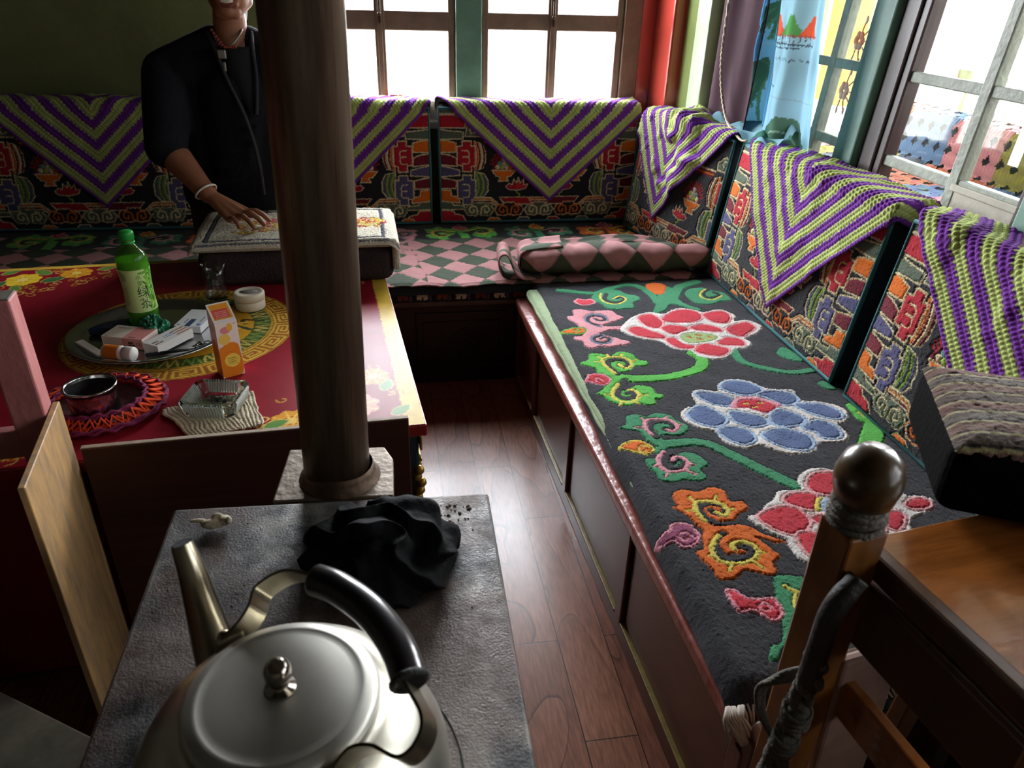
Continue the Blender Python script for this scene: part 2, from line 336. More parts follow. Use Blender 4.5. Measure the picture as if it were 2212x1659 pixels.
def sash(name, xs, rails, z0, z1, y, par, wd=.05, dp=.045, m=M_BROWN):
    """wooden sash between xs[0] and xs[-1]; inner xs are mullions, rails are heights"""
    f = MB()
    f.box((xs[0], y-dp/2, z0), (xs[0]+wd*.7, y+dp/2, z1), .006); f.box((xs[-1]-wd*.7, y-dp/2, z0), (xs[-1], y+dp/2, z1), .006)
    for x in xs[1:-1]: f.box((x-wd/2, y-dp/2, z0), (x+wd/2, y+dp/2, z1), .006); f.box((x-.012, y-dp/2-.008, z0), (x+.012, y+dp/2, z1), .004)
    for z, h in rails: f.box((xs[0]+.002, y-dp/2+.004, z-h/2), (xs[-1]-.002, y+dp/2-.004, z+h/2), .006)
    o = f.build('window_frame', m, par)
    p = MB(); p.box((xs[0]+.01, y-.002, z0+.01), (xs[-1]-.01, y+.002, z1-.01), 0); p.build('pane', M_PANE, par)
    k = MB(); k.box((xs[1]-.004, y-dp/2-.022, 1.36), (xs[1]+.006, y-dp/2-.008, 1.47), .003); k.ball((xs[1], y-dp/2-.02, 1.40), .009); k.build('latch', mat('rusty_iron', '#4a3c30', .5, .8), par)
    return o
def window(name):
    o = bpy.data.objects.new(name, None); COL.objects.link(o); return tag(o, kind='structure')
w1 = window('window_1'); sash('s', (-.40, -.005, .352), ((.965, .06), (1.015, .022), (1.372, .085), (2.17, .06)), .93, 2.2, YB+.03, w1)
w2 = window('window_2'); sash('s', (.478, .828, 1.185), ((.965, .06), (1.015, .022), (1.378, .075), (2.17, .06)), .93, 2.2, YB+.03, w2)
b = MB(); b.box((.352, YB-.02, .93), (.478, YB+.08, 2.2), .006); struct('trim_1', b, M_POST)
b = MB(); b.box((1.185, YB-.012, .93), (1.275, YB+.09, 2.2), .006); struct('trim_2', b, M_BROWN)
b = MB(); b.box((-.43, YB-.10, .90), (1.27, YB+.13, .935), .008); struct('trim_3', b, mat('window_board', '#b5ab98', .6, noise=.1))
# side windows, leaning outwards a little
LEAN = RY(rad(0)); XW = 1.585
SIDE = Matrix.Translation((XW, 0, .88)) @ Matrix.Rotation(rad(4.2), 4, 'Y') @ Matrix.Translation((-XW, 0, -.88))
M_PALEFR = mat('worn_grey_green_sash', '#8e9486', .55, noise=.25, nscale=14, bump=.25, bscale=60)
M_SIDEPANE = pane_mat('dusty_window_glass', dust=.02)
def side_window(name, y0, y1, muls, first_dark=True):
    o = window(name); o.matrix_world = SIDE
    f = MB(); f.box((XW-.02, y0, .88), (XW+.03, y0+.035, 2.2), .005); f.box((XW-.02, y1-.035, .88), (XW+.03, y1, 2.2), .005)
    f.box((XW-.019, y0, .88), (XW+.03, y1, .93), .005); f.box((XW-.019, y0, 2.15), (XW+.03, y1, 2.2), .005); f.build('outer_frame', M_DARKWOOD, o)
    g = MB()
    for z in (1.075, 1.325, 1.72): g.box((XW-.012, y0+.03, z-.016), (XW+.02, y1-.03, z+.016), .004)
    for y in muls: g.box((XW-.016, y-.02, .9), (XW+.024, y+.02, 2.18), .004)
    g.build('glazing_bar', M_PALEFR, o)
    p = MB(); p.box((XW+.002, y0+.01, .9), (XW+.006, y1-.01, 2.19), 0); p.build('pane', M_SIDEPANE, o)
    return o
w3 = side_window('window_3', 2.47, 3.37, (2.69, 3.03))
w4 = side_window('window_4', 1.62, 2.27, (1.905,))
w5 = side_window('window_5', .95, 1.49, (1.20,))
w6 = side_window('added_light_window', -.94, .54, (-.45, .05))  # unseen window, added so daylight reaches stove, kettle and boards
for i, (y, m) in enumerate(((2.41, M_POST), (1.555, M_POST))):
    b = MB(); b.box((XW-.05, y-.055, .87), (XW+.04, y+.06, 2.22), .006); o = struct('trim_%d' % (4+i), b, m); o.matrix_world = SIDE
b = MB(); b.box((XW-.028, 2.27, .87), (XW+.04, 2.35, 2.22), .006); o = struct('trim_6', b, M_DARKWOOD); o.matrix_world = SIDE
b = MB(); b.box((XW-.014, 1.63, .90), (XW-.003, 1.90, 1.062), .003); b.box((XW-.02, 1.63, 1.058), (XW-.002, 1.9, 1.078), .003)
o = struct('trim_7', b, mat('pale_board', '#b9b2a2', .7, noise=.12, nscale=12, bump=.2, bscale=30)); o.matrix_world = SIDE
b = MB(); b.box((1.50, -.95, .85), (1.70, 3.39, .885), .005); struct('trim_8', b, mat('side_sill', '#7f7a6a', .7, noise=.15))
# outside
b = MB(); b.box((-60, -60, -.5), (60, 80, -.1), 0); struct('ground', b, mat('pale_yard', '#c9c4b8', .9, noise=.1, nscale=2))
# ================================================================ benches and textiles
M_BENCH = mat('dark_brown_lacquer', '#4a2a20', .28, spec=.5, noise=.25, nscale=5, stretch=(1, .15, 1), coat=.3)
M_REDRAIL = mat('worn_red_paint', '#7d241e', .3, spec=.6, noise=.35, nscale=10, c2='#9c6054', bump=.3, bscale=40)
M_GOLD = mat('gold_line_paint', '#75602c', .4, noise=.3, nscale=40)
M_SAGE = mat('sage_cotton', '#8f9e78', .9, noise=.1, nscale=40, bump=.3, bscale=80)
M_BLACKCARVE = mat('carved_black_wood', '#1d1512', .35, spec=.5, noise=.2)
t = thing('bench', 'long dark brown panelled bench with a worn red top rail under the side windows', 'bench', (.533, 1.8, 0), (0, 0, rad(1.8)))
b = MB(); b.box((.02, -1.02, .03), (.90, 1.00, .37), .004); b.build('bench_body', M_BENCH, t)
b = MB(); b.box((-.014, -1.03, .372), (.06, 1.0, .408), .008, 3); b.build('top_rail', M_REDRAIL, t)['label'] = 'worn red-painted top rail rubbed pale along its edge'
b = MB(); b.box((-.004, -1.02, .355), (.03, 1.0, .373), .003); b.box((-.002, -1.02, .0), (.03, 1.0, .055), .003); b.build('moulding', M_BENCH, t)
ys = [-1.02, -.42, .16, .66, 1.0]
for y in ys: b = MB(); b.box((-.003, y-.022, .05), (.03, y+.022, .36), .004); b.build('stile', M_BENCH, t)
for y0, y1 in zip(ys, ys[1:]):
    b = MB(); b.box((.008, y0+.03, .062), (.026, y1-.03, .348), .006); p = b.build('panel', M_BENCH, t)
    b = MB(); b.box((-.0035, y0+.024, .056), (.012, y1-.024, .062), .002); b.build('gold_beading', M_GOLD, p)
    b = MB(); b.box((-.002, y0+.024, .348), (.012, y1-.024, .353), .002); b.build('gold_beading', M_GOLD, p)
b = MB(); b.prism([(-.0, 0), (.075, 0), (.075, .40), (.05, .425), (.02, .435), (-.0, .41)], -1.065, -1.03, M=Matrix(((1, 0, 0, 0), (0, 0, 1, 0), (0, 1, 0, 0), (0, 0, 0, 1))), bev=.006)
b.build('end_board', mat('scooped_brown_board', '#5a3a2c', .4, noise=.2, nscale=8), t)['label'] = 'brown end board with a rounded top'
b = MB(); b.tube([(.075, -1.035, .40), (.86, -1.035, .40)], .03, 20); b.build('end_rail', mat('black_enamel_rail', '#0c0f10', .12, spec=.7, coat=.5), t)['label'] = 'glossy black round end rail'
# mattress
b = MB(); b.box((.026, -.985, .409), (.86, .99, .450), .018, 4); b.tube([(.028+.002*math.sin(y*40), y, .436) for y in np.arange(-.96, .98, .02)], .006, 8)
tag(b.build('mattress', M_SAGE, None, (.533, 1.8, 0), (0, 0, rad(1.8))), 'sage green cotton mattress under the flowered black carpet', 'mattress')
# flowered carpet on the side bench
PAL = dict(white='#e6ddd6', pink='#e79aa6', red='#cc2f3f', rose='#e9a8a8', blue='#5d6f98', lightblue='#a9bdd6', green='#3f8f63', lime='#5cb84a', orange='#e06a1c', yellow='#e0cf5c', salmon='#dd959c', black='#2e2d31', purple='#97496a', sage='#a3b878', grey='#7a8296')
RUG=[('s','green',0.034,[157,2036,287,2001,369,2045,448,2073,500,2034,519,1940,513,1870]),
('p','green',0,[556,2029,622,2032,614,1931,623,1843,663,1789,631,1775,586,1838,556,1849,517,1794,461,1767,509,1871,539,1938]),
('s','green',0.045,[759,2085,664,2029,613,1949,568,1882]),
('s','green',0.032,[635,1437,631,1354,660,1314,715,1272,765,1255,846,1264]),
('s','lime',0.042,[488,1426,502,1386,481,1333,427,1297,350,1270,249,1267,178,1287]),
('s','green',0.038,[202,897,305,889,355,838,410,754,462,675,478,638]),
('s','lime',0.06,[859,936,801,870,728,778]),
('p','lime',0,[824,1042,858,1048,863,1002,864,945,833,930,810,951,811,989]),
('s','yellow',0.006,[832,996,835,967]),
('p','green',0,[777,1396,820,1444,842,1402,838,1326,801,1336,788,1356]),
('p','green',0,[804,1176,834,1190,850,1138,818,1142]),
('p','green',0,[278,1980,313,1995,323,2034,366,2036,402,2014,419,1976,458,1945,451,1902,417,1879,408,1829,366,1822,332,1820,298,1839,285,1891,268,1927]),
('s','black',0.018,[337,1983,316,1932,327,1896,357,1885,393,1912,385,1943,363,1927]),
('s','yellow',0.009,[318,1994,302,1942,311,1889,353,1871,398,1915,385,1956,350,1929]),
('p','green',0,[658,1955,699,2007,752,2011,776,1981,820,1949,824,1876,770,1864,719,1843,672,1847,655,1892]),
('s','black',0.014,[769,1982,737,1957,735,1917,760,1909,795,1933,780,1956]),
('s','yellow',0.009,[758,1992,720,1949,716,1904,751,1887,802,1923]),
('p','salmon',0,[129,1775,155,1780,163,1827,197,1832,231,1813,265,1818,310,1814,325,1772,340,1747,303,1719,272,1699,241,1680,263,1667,313,1668,303,1634,255,1638,212,1617,170,1621,150,1666,143,1712,129,1736]),
('s','grey',0.02,[227,1673,197,1709,199,1755,234,1784,266,1765,266,1727]),
('s','black',0.013,[223,1681,200,1714,204,1755,234,1773,261,1754,259,1728,240,1722,229,1742]),
('p','salmon',0,[111,1591,147,1602,162,1636,194,1644,212,1617,193,1590,218,1595,246,1585,270,1562,300,1531,279,1513,248,1509,216,1499,182,1507,155,1492,131,1515,134,1548,111,1564]),
('s','grey',0.02,[218,1595,184,1584,171,1551,189,1530,223,1540,237,1569]),
('s','black',0.012,[212,1594,185,1580,177,1554,194,1538,220,1546,232,1569,217,1579,202,1567]),
('p','lime',0,[88,1398,118,1414,134,1456,176,1451,195,1424,234,1458,276,1435,284,1396,311,1381,296,1352,259,1350,233,1323,184,1305,208,1274,149,1258,126,1294,125,1352,92,1380]),
('s','black',0.022,[187,1308,174,1359,181,1395,212,1404,240,1392,243,1364,226,1345,211,1361]),
('s','yellow',0.013,[180,1312,163,1372,169,1414,200,1422,242,1409,255,1375,236,1341,219,1348,212,1373]),
('s','yellow',0.009,[169,1414,157,1434]),
('s','yellow',0.009,[194,1421,189,1444]),
('s','yellow',0.009,[229,1412,241,1438]),
('s','yellow',0.009,[256,1387,279,1394]),
('s','yellow',0.009,[164,1396,140,1399]),
('p','lime',0,[90,1190,119,1218,141,1270,186,1277,173,1223,187,1205,226,1228,270,1212,273,1175,290,1162,276,1138,256,1140,251,1111,218,1104,193,1122,167,1105,140,1118,116,1141,104,1173]),
('s','black',0.022,[199,1264,167,1218,154,1183,167,1155,190,1156,207,1175,201,1190,183,1185]),
('s','yellow',0.013,[172,1247,144,1205,135,1164,151,1137,185,1130,213,1160,213,1195,196,1208]),
('s','yellow',0.009,[138,1184,114,1182]),
('s','yellow',0.009,[151,1137,139,1111]),
('s','yellow',0.009,[185,1130,198,1114]),
('s','yellow',0.009,[213,1160,241,1168]),
('p','green',0,[104,995,128,1010,140,1050,172,1056,197,1039,228,1057,265,1046,277,1011,298,973,278,940,243,931,218,942,200,931,220,908,276,901,311,893,304,877,230,882,197,881,177,892,158,919,152,963,119,980]),
('s','black',0.02,[190,931,187,972,196,1000,222,1009,250,998,255,975,241,960,227,967]),
('s','pink',0.013,[181,946,176,982,187,1017,216,1023,257,1011,267,976,249,953,233,964]),
('s','pink',0.009,[186,1013,180,1034]),
('s','pink',0.009,[240,1018,256,1033]),
('s','pink',0.009,[179,986,146,987]),
('s','pink',0.009,[266,981,283,983]),
('p','green',0,[127,833,158,838,170,884,198,885,205,864,181,835,176,808,194,795,213,823,228,849,254,846,274,824,281,784,251,765,257,735,233,720,202,731,164,725,134,739,134,765,126,795]),
('s','black',0.02,[205,864,178,827,169,802,183,785,208,785,223,807,213,823,199,816]),
('s','pink',0.013,[186,862,160,830,155,799,167,772,207,771,231,798,224,826,208,833,197,821]),
('s','pink',0.009,[167,772,155,751]),
('s','pink',0.009,[212,770,232,748]),
('s','pink',0.009,[229,791,244,790]),
('s','pink',0.009,[155,801,140,800]),
('p','orange',0,[125,629,142,631,143,672,174,692,209,680,248,691,277,675,274,633,306,629,305,600,277,585,253,563,219,561,195,550,220,543,259,545,288,528,301,506,341,475,311,478,284,498,249,503,211,521,179,531,160,554,153,583,145,601]),
('s','black',0.02,[205,555,187,586,193,621,224,631,249,616,245,591,225,587,213,604]),
('s','yellow',0.013,[184,568,177,598,186,633,209,641,246,626,254,599,238,579,224,595]),
('s','yellow',0.009,[188,637,182,660]),
('s','yellow',0.009,[235,634,249,655]),
('s','yellow',0.009,[179,608,156,611]),
('s','yellow',0.009,[254,599,270,601]),
('p','orange',0,[128,473,147,477,155,508,172,539,206,531,208,514,189,491,176,461,177,442,200,433,230,441,250,476,256,498,275,499,288,478,297,451,303,432,280,417,274,388,253,379,225,394,202,400,177,383,144,384,138,411,133,430,125,455]),
('s','black',0.02,[209,518,180,485,171,449,190,431,224,433,251,456,246,477]),
('s','orange',0.02,[196,464,195,483,215,504,244,503,263,494,276,473]),
('s','orange',0.015,[214,475,213,462,228,457]),
('s','yellow',0.013,[195,516,165,481,160,444,187,424,232,426,262,453,256,479,233,488,212,481,212,465]),
('s','yellow',0.009,[163,450,148,454]),
('s','yellow',0.009,[192,425,174,403]),
('s','yellow',0.009,[236,425,249,402]),
('s','yellow',0.009,[261,450,275,448]),
('p','green',0,[260,372,285,375,315,365,328,358,366,370,404,359,390,300,306,228,269,233,245,226,216,193,188,192,170,172,150,170,169,199,191,205,211,236,222,274,239,325]),
('s','black',0.022,[319,309,294,309,275,283,279,252,307,243]),
('s','yellow',0.011,[270,345,286,327,341,318]),
('s','yellow',0.011,[285,324,265,294,270,273,275,255]),
('p','pink',0,[188,1917,213,1953,240,1939,265,1945,270,1896,214,1872]),
('i','red',-0.008,[188,1917,213,1953,240,1939,265,1945,270,1896,214,1872]),
('p','lime',0,[66,1653,101,1664,127,1671,171,1650,149,1609,91,1622]),
('i','orange',-0.008,[66,1653,101,1664,127,1671,171,1650,149,1609,91,1622]),
('s','lime',0.006,[120,1640,134,1650,144,1638,129,1628]),
('p','pink',0,[48,1286,75,1286,99,1317,141,1310,159,1274,133,1241,103,1250,82,1271]),
('i','red',-0.008,[48,1286,75,1286,99,1317,141,1310,159,1274,133,1241,103,1250,82,1271]),
('s','pink',0.006,[130,1271,119,1289,109,1274,118,1264]),
('p','yellow',0,[73,896,112,926,144,921,168,878,140,852,112,865]),
('i','orange',-0.008,[73,896,112,926,144,921,168,878,140,852,112,865]),
('s','yellow',0.006,[156,886,136,897,124,874,136,868,145,879]),
('p','pink',0,[52,534,89,549,106,569,145,564,156,521,135,491,102,486,88,507,58,511]),
('i','purple',-0.008,[52,534,89,549,106,569,145,564,156,521,135,491,102,486,88,507,58,511]),
('s','pink',0.006,[141,516,125,535,108,527,111,510,126,515]),
('p','pink',0,[140,351,160,354,184,324,225,321,235,309,233,273,213,256,194,259,175,286,143,292]),
('i','red',-0.008,[140,351,160,354,184,324,225,321,235,309,233,273,213,256,194,259,175,286,143,292]),
('s','pink',0.006,[216,288,208,305,192,301,192,288,208,286]),
('p','orange',0,[523,2051,560,2086,609,2047,559,1954,527,1985]),
('i','orange',-0.008,[523,2051,560,2086,609,2047,559,1954,527,1985]),
('s','orange',0.006,[563,2028,580,2036,563,2009]),
('p','white',0,[299,1652,371,1744,447,1784,499,1763,568,1806,634,1783,660,1764,735,1782,770,1721,743,1669,794,1672,827,1615,782,1560,723,1530,729,1488,684,1445,638,1436,590,1383,534,1376,493,1406,484,1452,437,1464,414,1519,395,1535,343,1561,302,1608]),
('i','rose',0.009,[397,1741,452,1760,467,1680,433,1646,399,1679]),
('p','red',0,[397,1741,452,1760,467,1680,433,1646,399,1679]),
('i','rose',0.009,[480,1718,560,1785,633,1764,626,1704,573,1678,498,1685]),
('p','red',0,[480,1718,560,1785,633,1764,626,1704,573,1678,498,1685]),
('i','rose',0.009,[652,1744,733,1762,744,1716,708,1657,660,1674]),
('p','red',0,[652,1744,733,1762,744,1716,708,1657,660,1674]),
('i','rose',0.009,[325,1634,362,1660,409,1612,439,1563,385,1560,339,1590]),
('p','red',0,[325,1634,362,1660,409,1612,439,1563,385,1560,339,1590]),
('i','rose',0.009,[449,1637,487,1656,541,1628,516,1594,471,1591]),
('p','red',0,[449,1637,487,1656,541,1628,516,1594,471,1591]),
('i','rose',0.009,[559,1634,616,1654,659,1616,654,1590,579,1609]),
('p','red',0,[559,1634,616,1654,659,1616,654,1590,579,1609]),
('i','rose',0.009,[693,1613,778,1650,792,1603,745,1564,718,1548,687,1577]),
('p','red',0,[693,1613,778,1650,792,1603,745,1564,718,1548,687,1577]),
('i','rose',0.009,[436,1545,469,1553,489,1505,515,1486,498,1466,449,1480]),
('p','red',0,[436,1545,469,1553,489,1505,515,1486,498,1466,449,1480]),
('i','rose',0.009,[607,1493,652,1540,701,1523,693,1471,653,1472]),
('p','red',0,[607,1493,652,1540,701,1523,693,1471,653,1472]),
('i','rose',0.009,[504,1443,547,1497,588,1479,622,1442,579,1400,536,1410]),
('p','red',0,[504,1443,547,1497,588,1479,622,1442,579,1400,536,1410]),
('i','white',0.012,[493,1567,542,1596,620,1569,625,1536,571,1511,503,1511]),
('p','sage',0,[496,1567,540,1591,617,1569,622,1536,572,1513,504,1513]),
('s','orange',0.008,[522,1562,531,1552]),
('s','orange',0.008,[558,1572,567,1563]),
('s','orange',0.008,[552,1542,561,1532]),
('s','orange',0.008,[594,1552,602,1542]),
('p','white',0,[303,1046,334,1081,370,1092,377,1153,408,1176,463,1164,481,1200,531,1234,591,1216,622,1163,656,1154,707,1143,701,1086,750,1070,793,1040,799,990,755,939,735,941,737,887,703,851,629,852,600,818,530,806,486,831,460,859,409,852,371,886,365,943,325,965,303,999]),
('i','lightblue',0.012,[487,1183,530,1217,583,1198,602,1149,558,1133,516,1148]),
('p','blue',0,[487,1183,530,1217,583,1198,602,1149,558,1133,516,1148]),
('i','lightblue',0.012,[393,1146,416,1156,464,1141,490,1114,467,1085,417,1104]),
('p','blue',0,[393,1146,416,1156,464,1141,490,1114,467,1085,417,1104]),
('i','lightblue',0.012,[586,1128,648,1137,688,1119,687,1084,638,1062,609,1103]),
('p','blue',0,[586,1128,648,1137,688,1119,687,1084,638,1062,609,1103]),
('i','lightblue',0.012,[352,1068,385,1078,415,1037,421,997,378,973,333,998,326,1034]),
('p','blue',0,[352,1068,385,1078,415,1037,421,997,378,973,333,998,326,1034]),
('i','lightblue',0.012,[459,1042,498,1026,536,995,530,968,479,961,449,997]),
('p','blue',0,[459,1042,498,1026,536,995,530,968,479,961,449,997]),
('i','lightblue',0.012,[572,1011,608,1031,644,993,641,963,585,949,557,966]),
('p','blue',0,[572,1011,608,1031,644,993,641,963,585,949,557,966]),
('i','lightblue',0.012,[671,1054,738,1048,770,1015,769,976,735,967,692,1004]),
('p','blue',0,[671,1054,738,1048,770,1015,769,976,735,967,692,1004]),
('i','lightblue',0.012,[631,934,686,956,717,913,703,877,661,878,655,909]),
('p','blue',0,[631,934,686,956,717,913,703,877,661,878,655,909]),
('i','lightblue',0.012,[383,949,424,958,460,932,456,889,419,874,390,902]),
('p','blue',0,[383,949,424,958,460,932,456,889,419,874,390,902]),
('i','lightblue',0.012,[501,914,564,929,613,896,612,858,582,830,538,835,495,876]),
('p','blue',0,[501,914,564,929,613,896,612,858,582,830,538,835,495,876]),
('p','pink',0,[467,1068,509,1121,567,1116,614,1080,624,1057,568,1036,553,1020,514,1059]),
('p','red',0,[488,1072,518,1105,572,1093,601,1054,559,1027,519,1061]),
('s','yellow',0.008,[519,1086,531,1084]),
('s','yellow',0.008,[560,1081,572,1080]),
('s','yellow',0.008,[534,1061,546,1060]),
('p','white',0,[384,627,415,658,469,656,480,695,540,738,593,727,627,685,686,687,711,642,725,601,751,602,779,579,747,545,673,511,639,447,569,442,517,398,474,416,417,375,384,391,343,409,337,459,343,484,320,507,289,566,328,582,349,605]),
('i','rose',0.011,[503,676,541,711,593,709,621,676,576,635,525,627,497,646]),
('p','red',0,[503,676,541,711,593,709,621,676,576,635,525,627,497,646]),
('i','rose',0.011,[412,624,451,639,492,623,462,577,420,600]),
('p','red',0,[412,624,451,639,492,623,462,577,420,600]),
('i','rose',0.011,[317,559,354,585,414,589,427,535,385,502,348,507]),
('p','red',0,[317,559,354,585,414,589,427,535,385,502,348,507]),
('i','rose',0.011,[445,546,482,551,502,539,466,502,448,525]),
('p','red',0,[445,546,482,551,502,539,466,502,448,525]),
('i','rose',0.011,[375,487,404,498,443,470,398,411,370,427]),
('p','red',0,[375,487,404,498,443,470,398,411,370,427]),
('i','rose',0.011,[698,562,741,587,764,572,743,553]),
('p','red',0,[698,562,741,587,764,572,743,553]),
('i','rose',0.011,[637,668,686,662,696,620,629,597]),
('p','red',0,[637,668,686,662,696,620,629,597]),
('i','rose',0.011,[511,510,581,537,588,487,517,449]),
('p','red',0,[511,510,581,537,588,487,517,449]),
('i','rose',0.011,[636,544,668,533,629,489,610,498]),
('p','red',0,[636,544,668,533,629,489,610,498]),
('p','yellow',0,[486,611,509,616,482,571,462,573]),
('p','lightblue',0,[507,614,568,597,557,554,517,552,480,567]),
('s','orange',0.008,[523,609,528,604]),
('s','orange',0.008,[526,588,531,583])]

def rug(cv, tf, dark=1.0):
    for k, c, n, fl in RUG:
        P = tf(np.array(fl, float).reshape(-1, 2)/1000); c = PAL[c]
        if k == 'p': cv.poly(P, c, 5, .002)
        elif k == 'i': cv.poly(P, c, 5, .002, grow=n)
        else: cv.stroke(P, n, c, 5, .002)
cv = Canvas(.86, 2.02, .0024, '#2e2d31', .5)
rug(cv, lambda P: P-[.048, .095]); cv.groove(.002)
yy = cv.Y0; pile = fbm(cv.X0, cv.Y0*.6, 300, 3, 1)*.0011+fbm(cv.X0, cv.Y0, 9, 5)*.003
X = cv.X0+.548; Y = cv.Y0+.795; Z = .459+cv.h+pile
e = np.clip((.045-cv.X0)/.045, 0, 1); Z -= .040*e*e; X += .006*e*e
e = np.clip((.06-cv.Y0)/.06, 0, 1); Z -= .03*e*e
X += fbm(cv.Y0, cv.Y0*0, 5, 8)*.004*np.clip(1-cv.X0/.1, 0, 1)
rug_o = grid_mesh('carpet', np.stack([X, Y, Z], -1), WOOL, None, cv.c)
tag(rug_o, 'black knotted carpet with red and blue peonies on the long side bench', 'carpet')
b = MB()
for k in range(90):
    x = .562+k*.0096; y0 = .797+.004*math.sin(k); dx = random.uniform(-.006, .006)
    b.tube([(x, y0+.004, .432), (x+dx, y0-.012, .426), (x+dx*2, y0-.03-random.uniform(0, .012), .405)], .0024, 5)
for k in range(12):
    x = .552+random.uniform(-.012, .02); b.tube([(x, .80, .436), (x-.008+random.uniform(-.01, .01), .78, .43), (x+random.uniform(-.02, .02), .765-random.uniform(0, .02), .402)], .0035, 6)
tag(b.build('fringe', mat('cotton_fringe', '#b8aca0', .9, noise=.2), rug_o), kind='stuff')

# back bench
t = thing('bench', 'dark carved bench under the back window with a carpet and diamond cloths on it', 'bench', (0, 2.86, 0))
b = MB(); b.box((-2.35, .0, 0), (1.42, 1.02, .375), .004); b.build('bench_body', M_BLACKCARVE, t)
for x0, x1 in ((-.62, .02), (.06, .48)):
    b = MB(); b.box((x0+.02, -.008, .06), (x1-.02, .004, .33), .004)
    p = b.build('panel', M_BLACKCARVE, t); q = MB(); c = ((x0+x1)/2+.05, .19)
    rr = [(x0+.05, .10), (x1-.05, .10), (x1-.05, .29), (x0+.05, .29)]
    q.tube([(x, -.010, z) for x, z in rr], .003, 6, closed=True)
    for k in range(12):
        a = k*math.pi/6; q.tube([(c[0]+.008*math.cos(a), -.010, c[1]+.008*math.sin(a)), (c[0]+.03*math.cos(a), -.012, c[1]+.03*math.sin(a))], .006, 6)
    q.tube([(c[0]-.16+i*.03, -.010, c[1]-.04+.02*math.sin(i*1.6)) for i in range(5)], .0035, 6); q.tube([(c[0]-.15+i*.03, -.010, c[1]+.05+.02*math.cos(i*1.6)) for i in range(5)], .0035, 6)
    q.build('carving', mat('carved_relief', '#2a201b', .35), p)
b = MB(); b.box((-2.35, -.014, .360), (1.42, .03, .382), .005); b.build('top_rail', mat('pale_worn_edge', '#4a362c', .4, noise=.3), t)
cv = Canvas(3.7, .05, .004, '#1c1a1e', .2)
for k in range(46):
    x = .02+k*.08; cv.rect(x, .008, x+.044, .04, ('#c8b58c', '#7a3a30', '#c8b58c', '#84452f')[k % 4]); cv.rect(x+.018, .008, x+.026, .024, '#1c1a1e'); cv.rect(x+.05, .0, x+.058, .05, '#5a4a60')
o = grid_mesh('mattress', np.stack([cv.X0-2.33, np.full(cv.X0.shape, 2.856), cv.Y0*.75+.383], -1), WOOL, None, cv.c)
tag(o, 'patterned thin mattress edge under the black carpet on the back bench', 'mattress')
b = MB(); b.box((-2.33, .008, .383), (1.37, .98, .418), .006); m_ = b.build('filling', mat('dark_ticking', '#22202a', .9), o); m_.location = (0, 2.85, 0)
cv = Canvas(3.68, .92, .005, '#26262b', .5)
for off in (-.25, 1.62, 3.2): rug(cv, lambda P, off=off: np.stack([3.68-(P[:, 1]+off), .93-P[:, 0]], 1))
cv.groove(.002)
X = cv.X0-2.31; Y = cv.Y0+2.835; Z = .452+cv.h+fbm(cv.X0, cv.Y0, 9, 15)*.002
e = np.clip((.05-cv.Y0)/.05, 0, 1); Z = Z-.034*e*e; Y = Y+fbm(cv.X0, cv.X0*0, 6, 9)*.006*e
o = grid_mesh('carpet', np.stack([X, Y, Z], -1), WOOL, None, cv.c); tag(o, 'black flowered carpet mostly hidden under diamond cloths on the back bench', 'carpet')
b = MB(); b.box((-2.31, 2.845, .418), (1.37, 3.74, .447), .012, 3); b.build('underside', mat('carpet_edge_wool', '#1e1d22', .95, bump=.5, bscale=200), o)
# diamond cloths
PINK, DGRN = '#ab7876', '#434a3b'
def diamonds(cv, w, h, ph=(0, 0)):
    p = np.floor((cv.X+ph[0])/w+(cv.Y+ph[1])/h)+np.floor((cv.X+ph[0])/w-(cv.Y+ph[1])/h); m = (p % 2) == 0
    cv.c[m] = lin(PINK); cv.c[~m] = lin(DGRN)
    d = np.minimum(np.abs(((cv.X+ph[0])/w+(cv.Y+ph[1])/h+.5) % 1-.5), np.abs(((cv.X+ph[0])/w-(cv.Y+ph[1])/h+.5) % 1-.5))
    cv.h = np.clip(d*8, 0, 1)*.003-.001*np.sin(cv.Y0*900); cv.c[d < .012] *= .75
    return cv
def cloth(x0f, x1f, y0, y1, z, ph, label, seed):
    W = 2.3 if seed == 1 else 1.25
    cv = diamonds(Canvas(1, y1-y0, .005, PINK, .3) if False else Canvas(W, y1-y0, .005, PINK, .3), .16, .158, ph)
    f = cv.X0/W; ya = cv.Y0+y0; X = x0f(ya)*(1-f)+x1f(ya)*f
    X = X+fbm(ya, ya*0, 14, seed)*.012*(np.clip((f-.94)/.06, 0, 1)+np.clip((.06-f)/.06, 0, 1)); Y = ya+fbm(cv.X0, cv.Y0, 6, seed+1)*.008
    Z = z+cv.h+np.abs(fbm(cv.X0, cv.Y0, 5, seed+2))*.004
    e = np.clip((.02-cv.Y0)/.02, 0, 1); Z = Z-.008*e
    o = grid_mesh('cloth', np.stack([X, Y, Z], -1), CLOTH, None, cv.c); s = o.modifiers.new('thick', 'SOLIDIFY'); s.thickness = .003; s.offset = -1
    return tag(o, label, 'cloth', 'diamond cloths on the back bench')
cloth(lambda y: y*0-2.28, lambda y: .07+(3.40-y)*.145, 2.842, 3.40, .462, (.05, .03), 'pink and dark green diamond cloth behind the red table', 1)
cloth(lambda y: .02+(3.42-y)*.14, lambda y: y*0+1.27, 2.838, 3.43, .459, (.02, .11), 'pink and dark green diamond cloth in the window corner in front of the rolled blanket', 2)
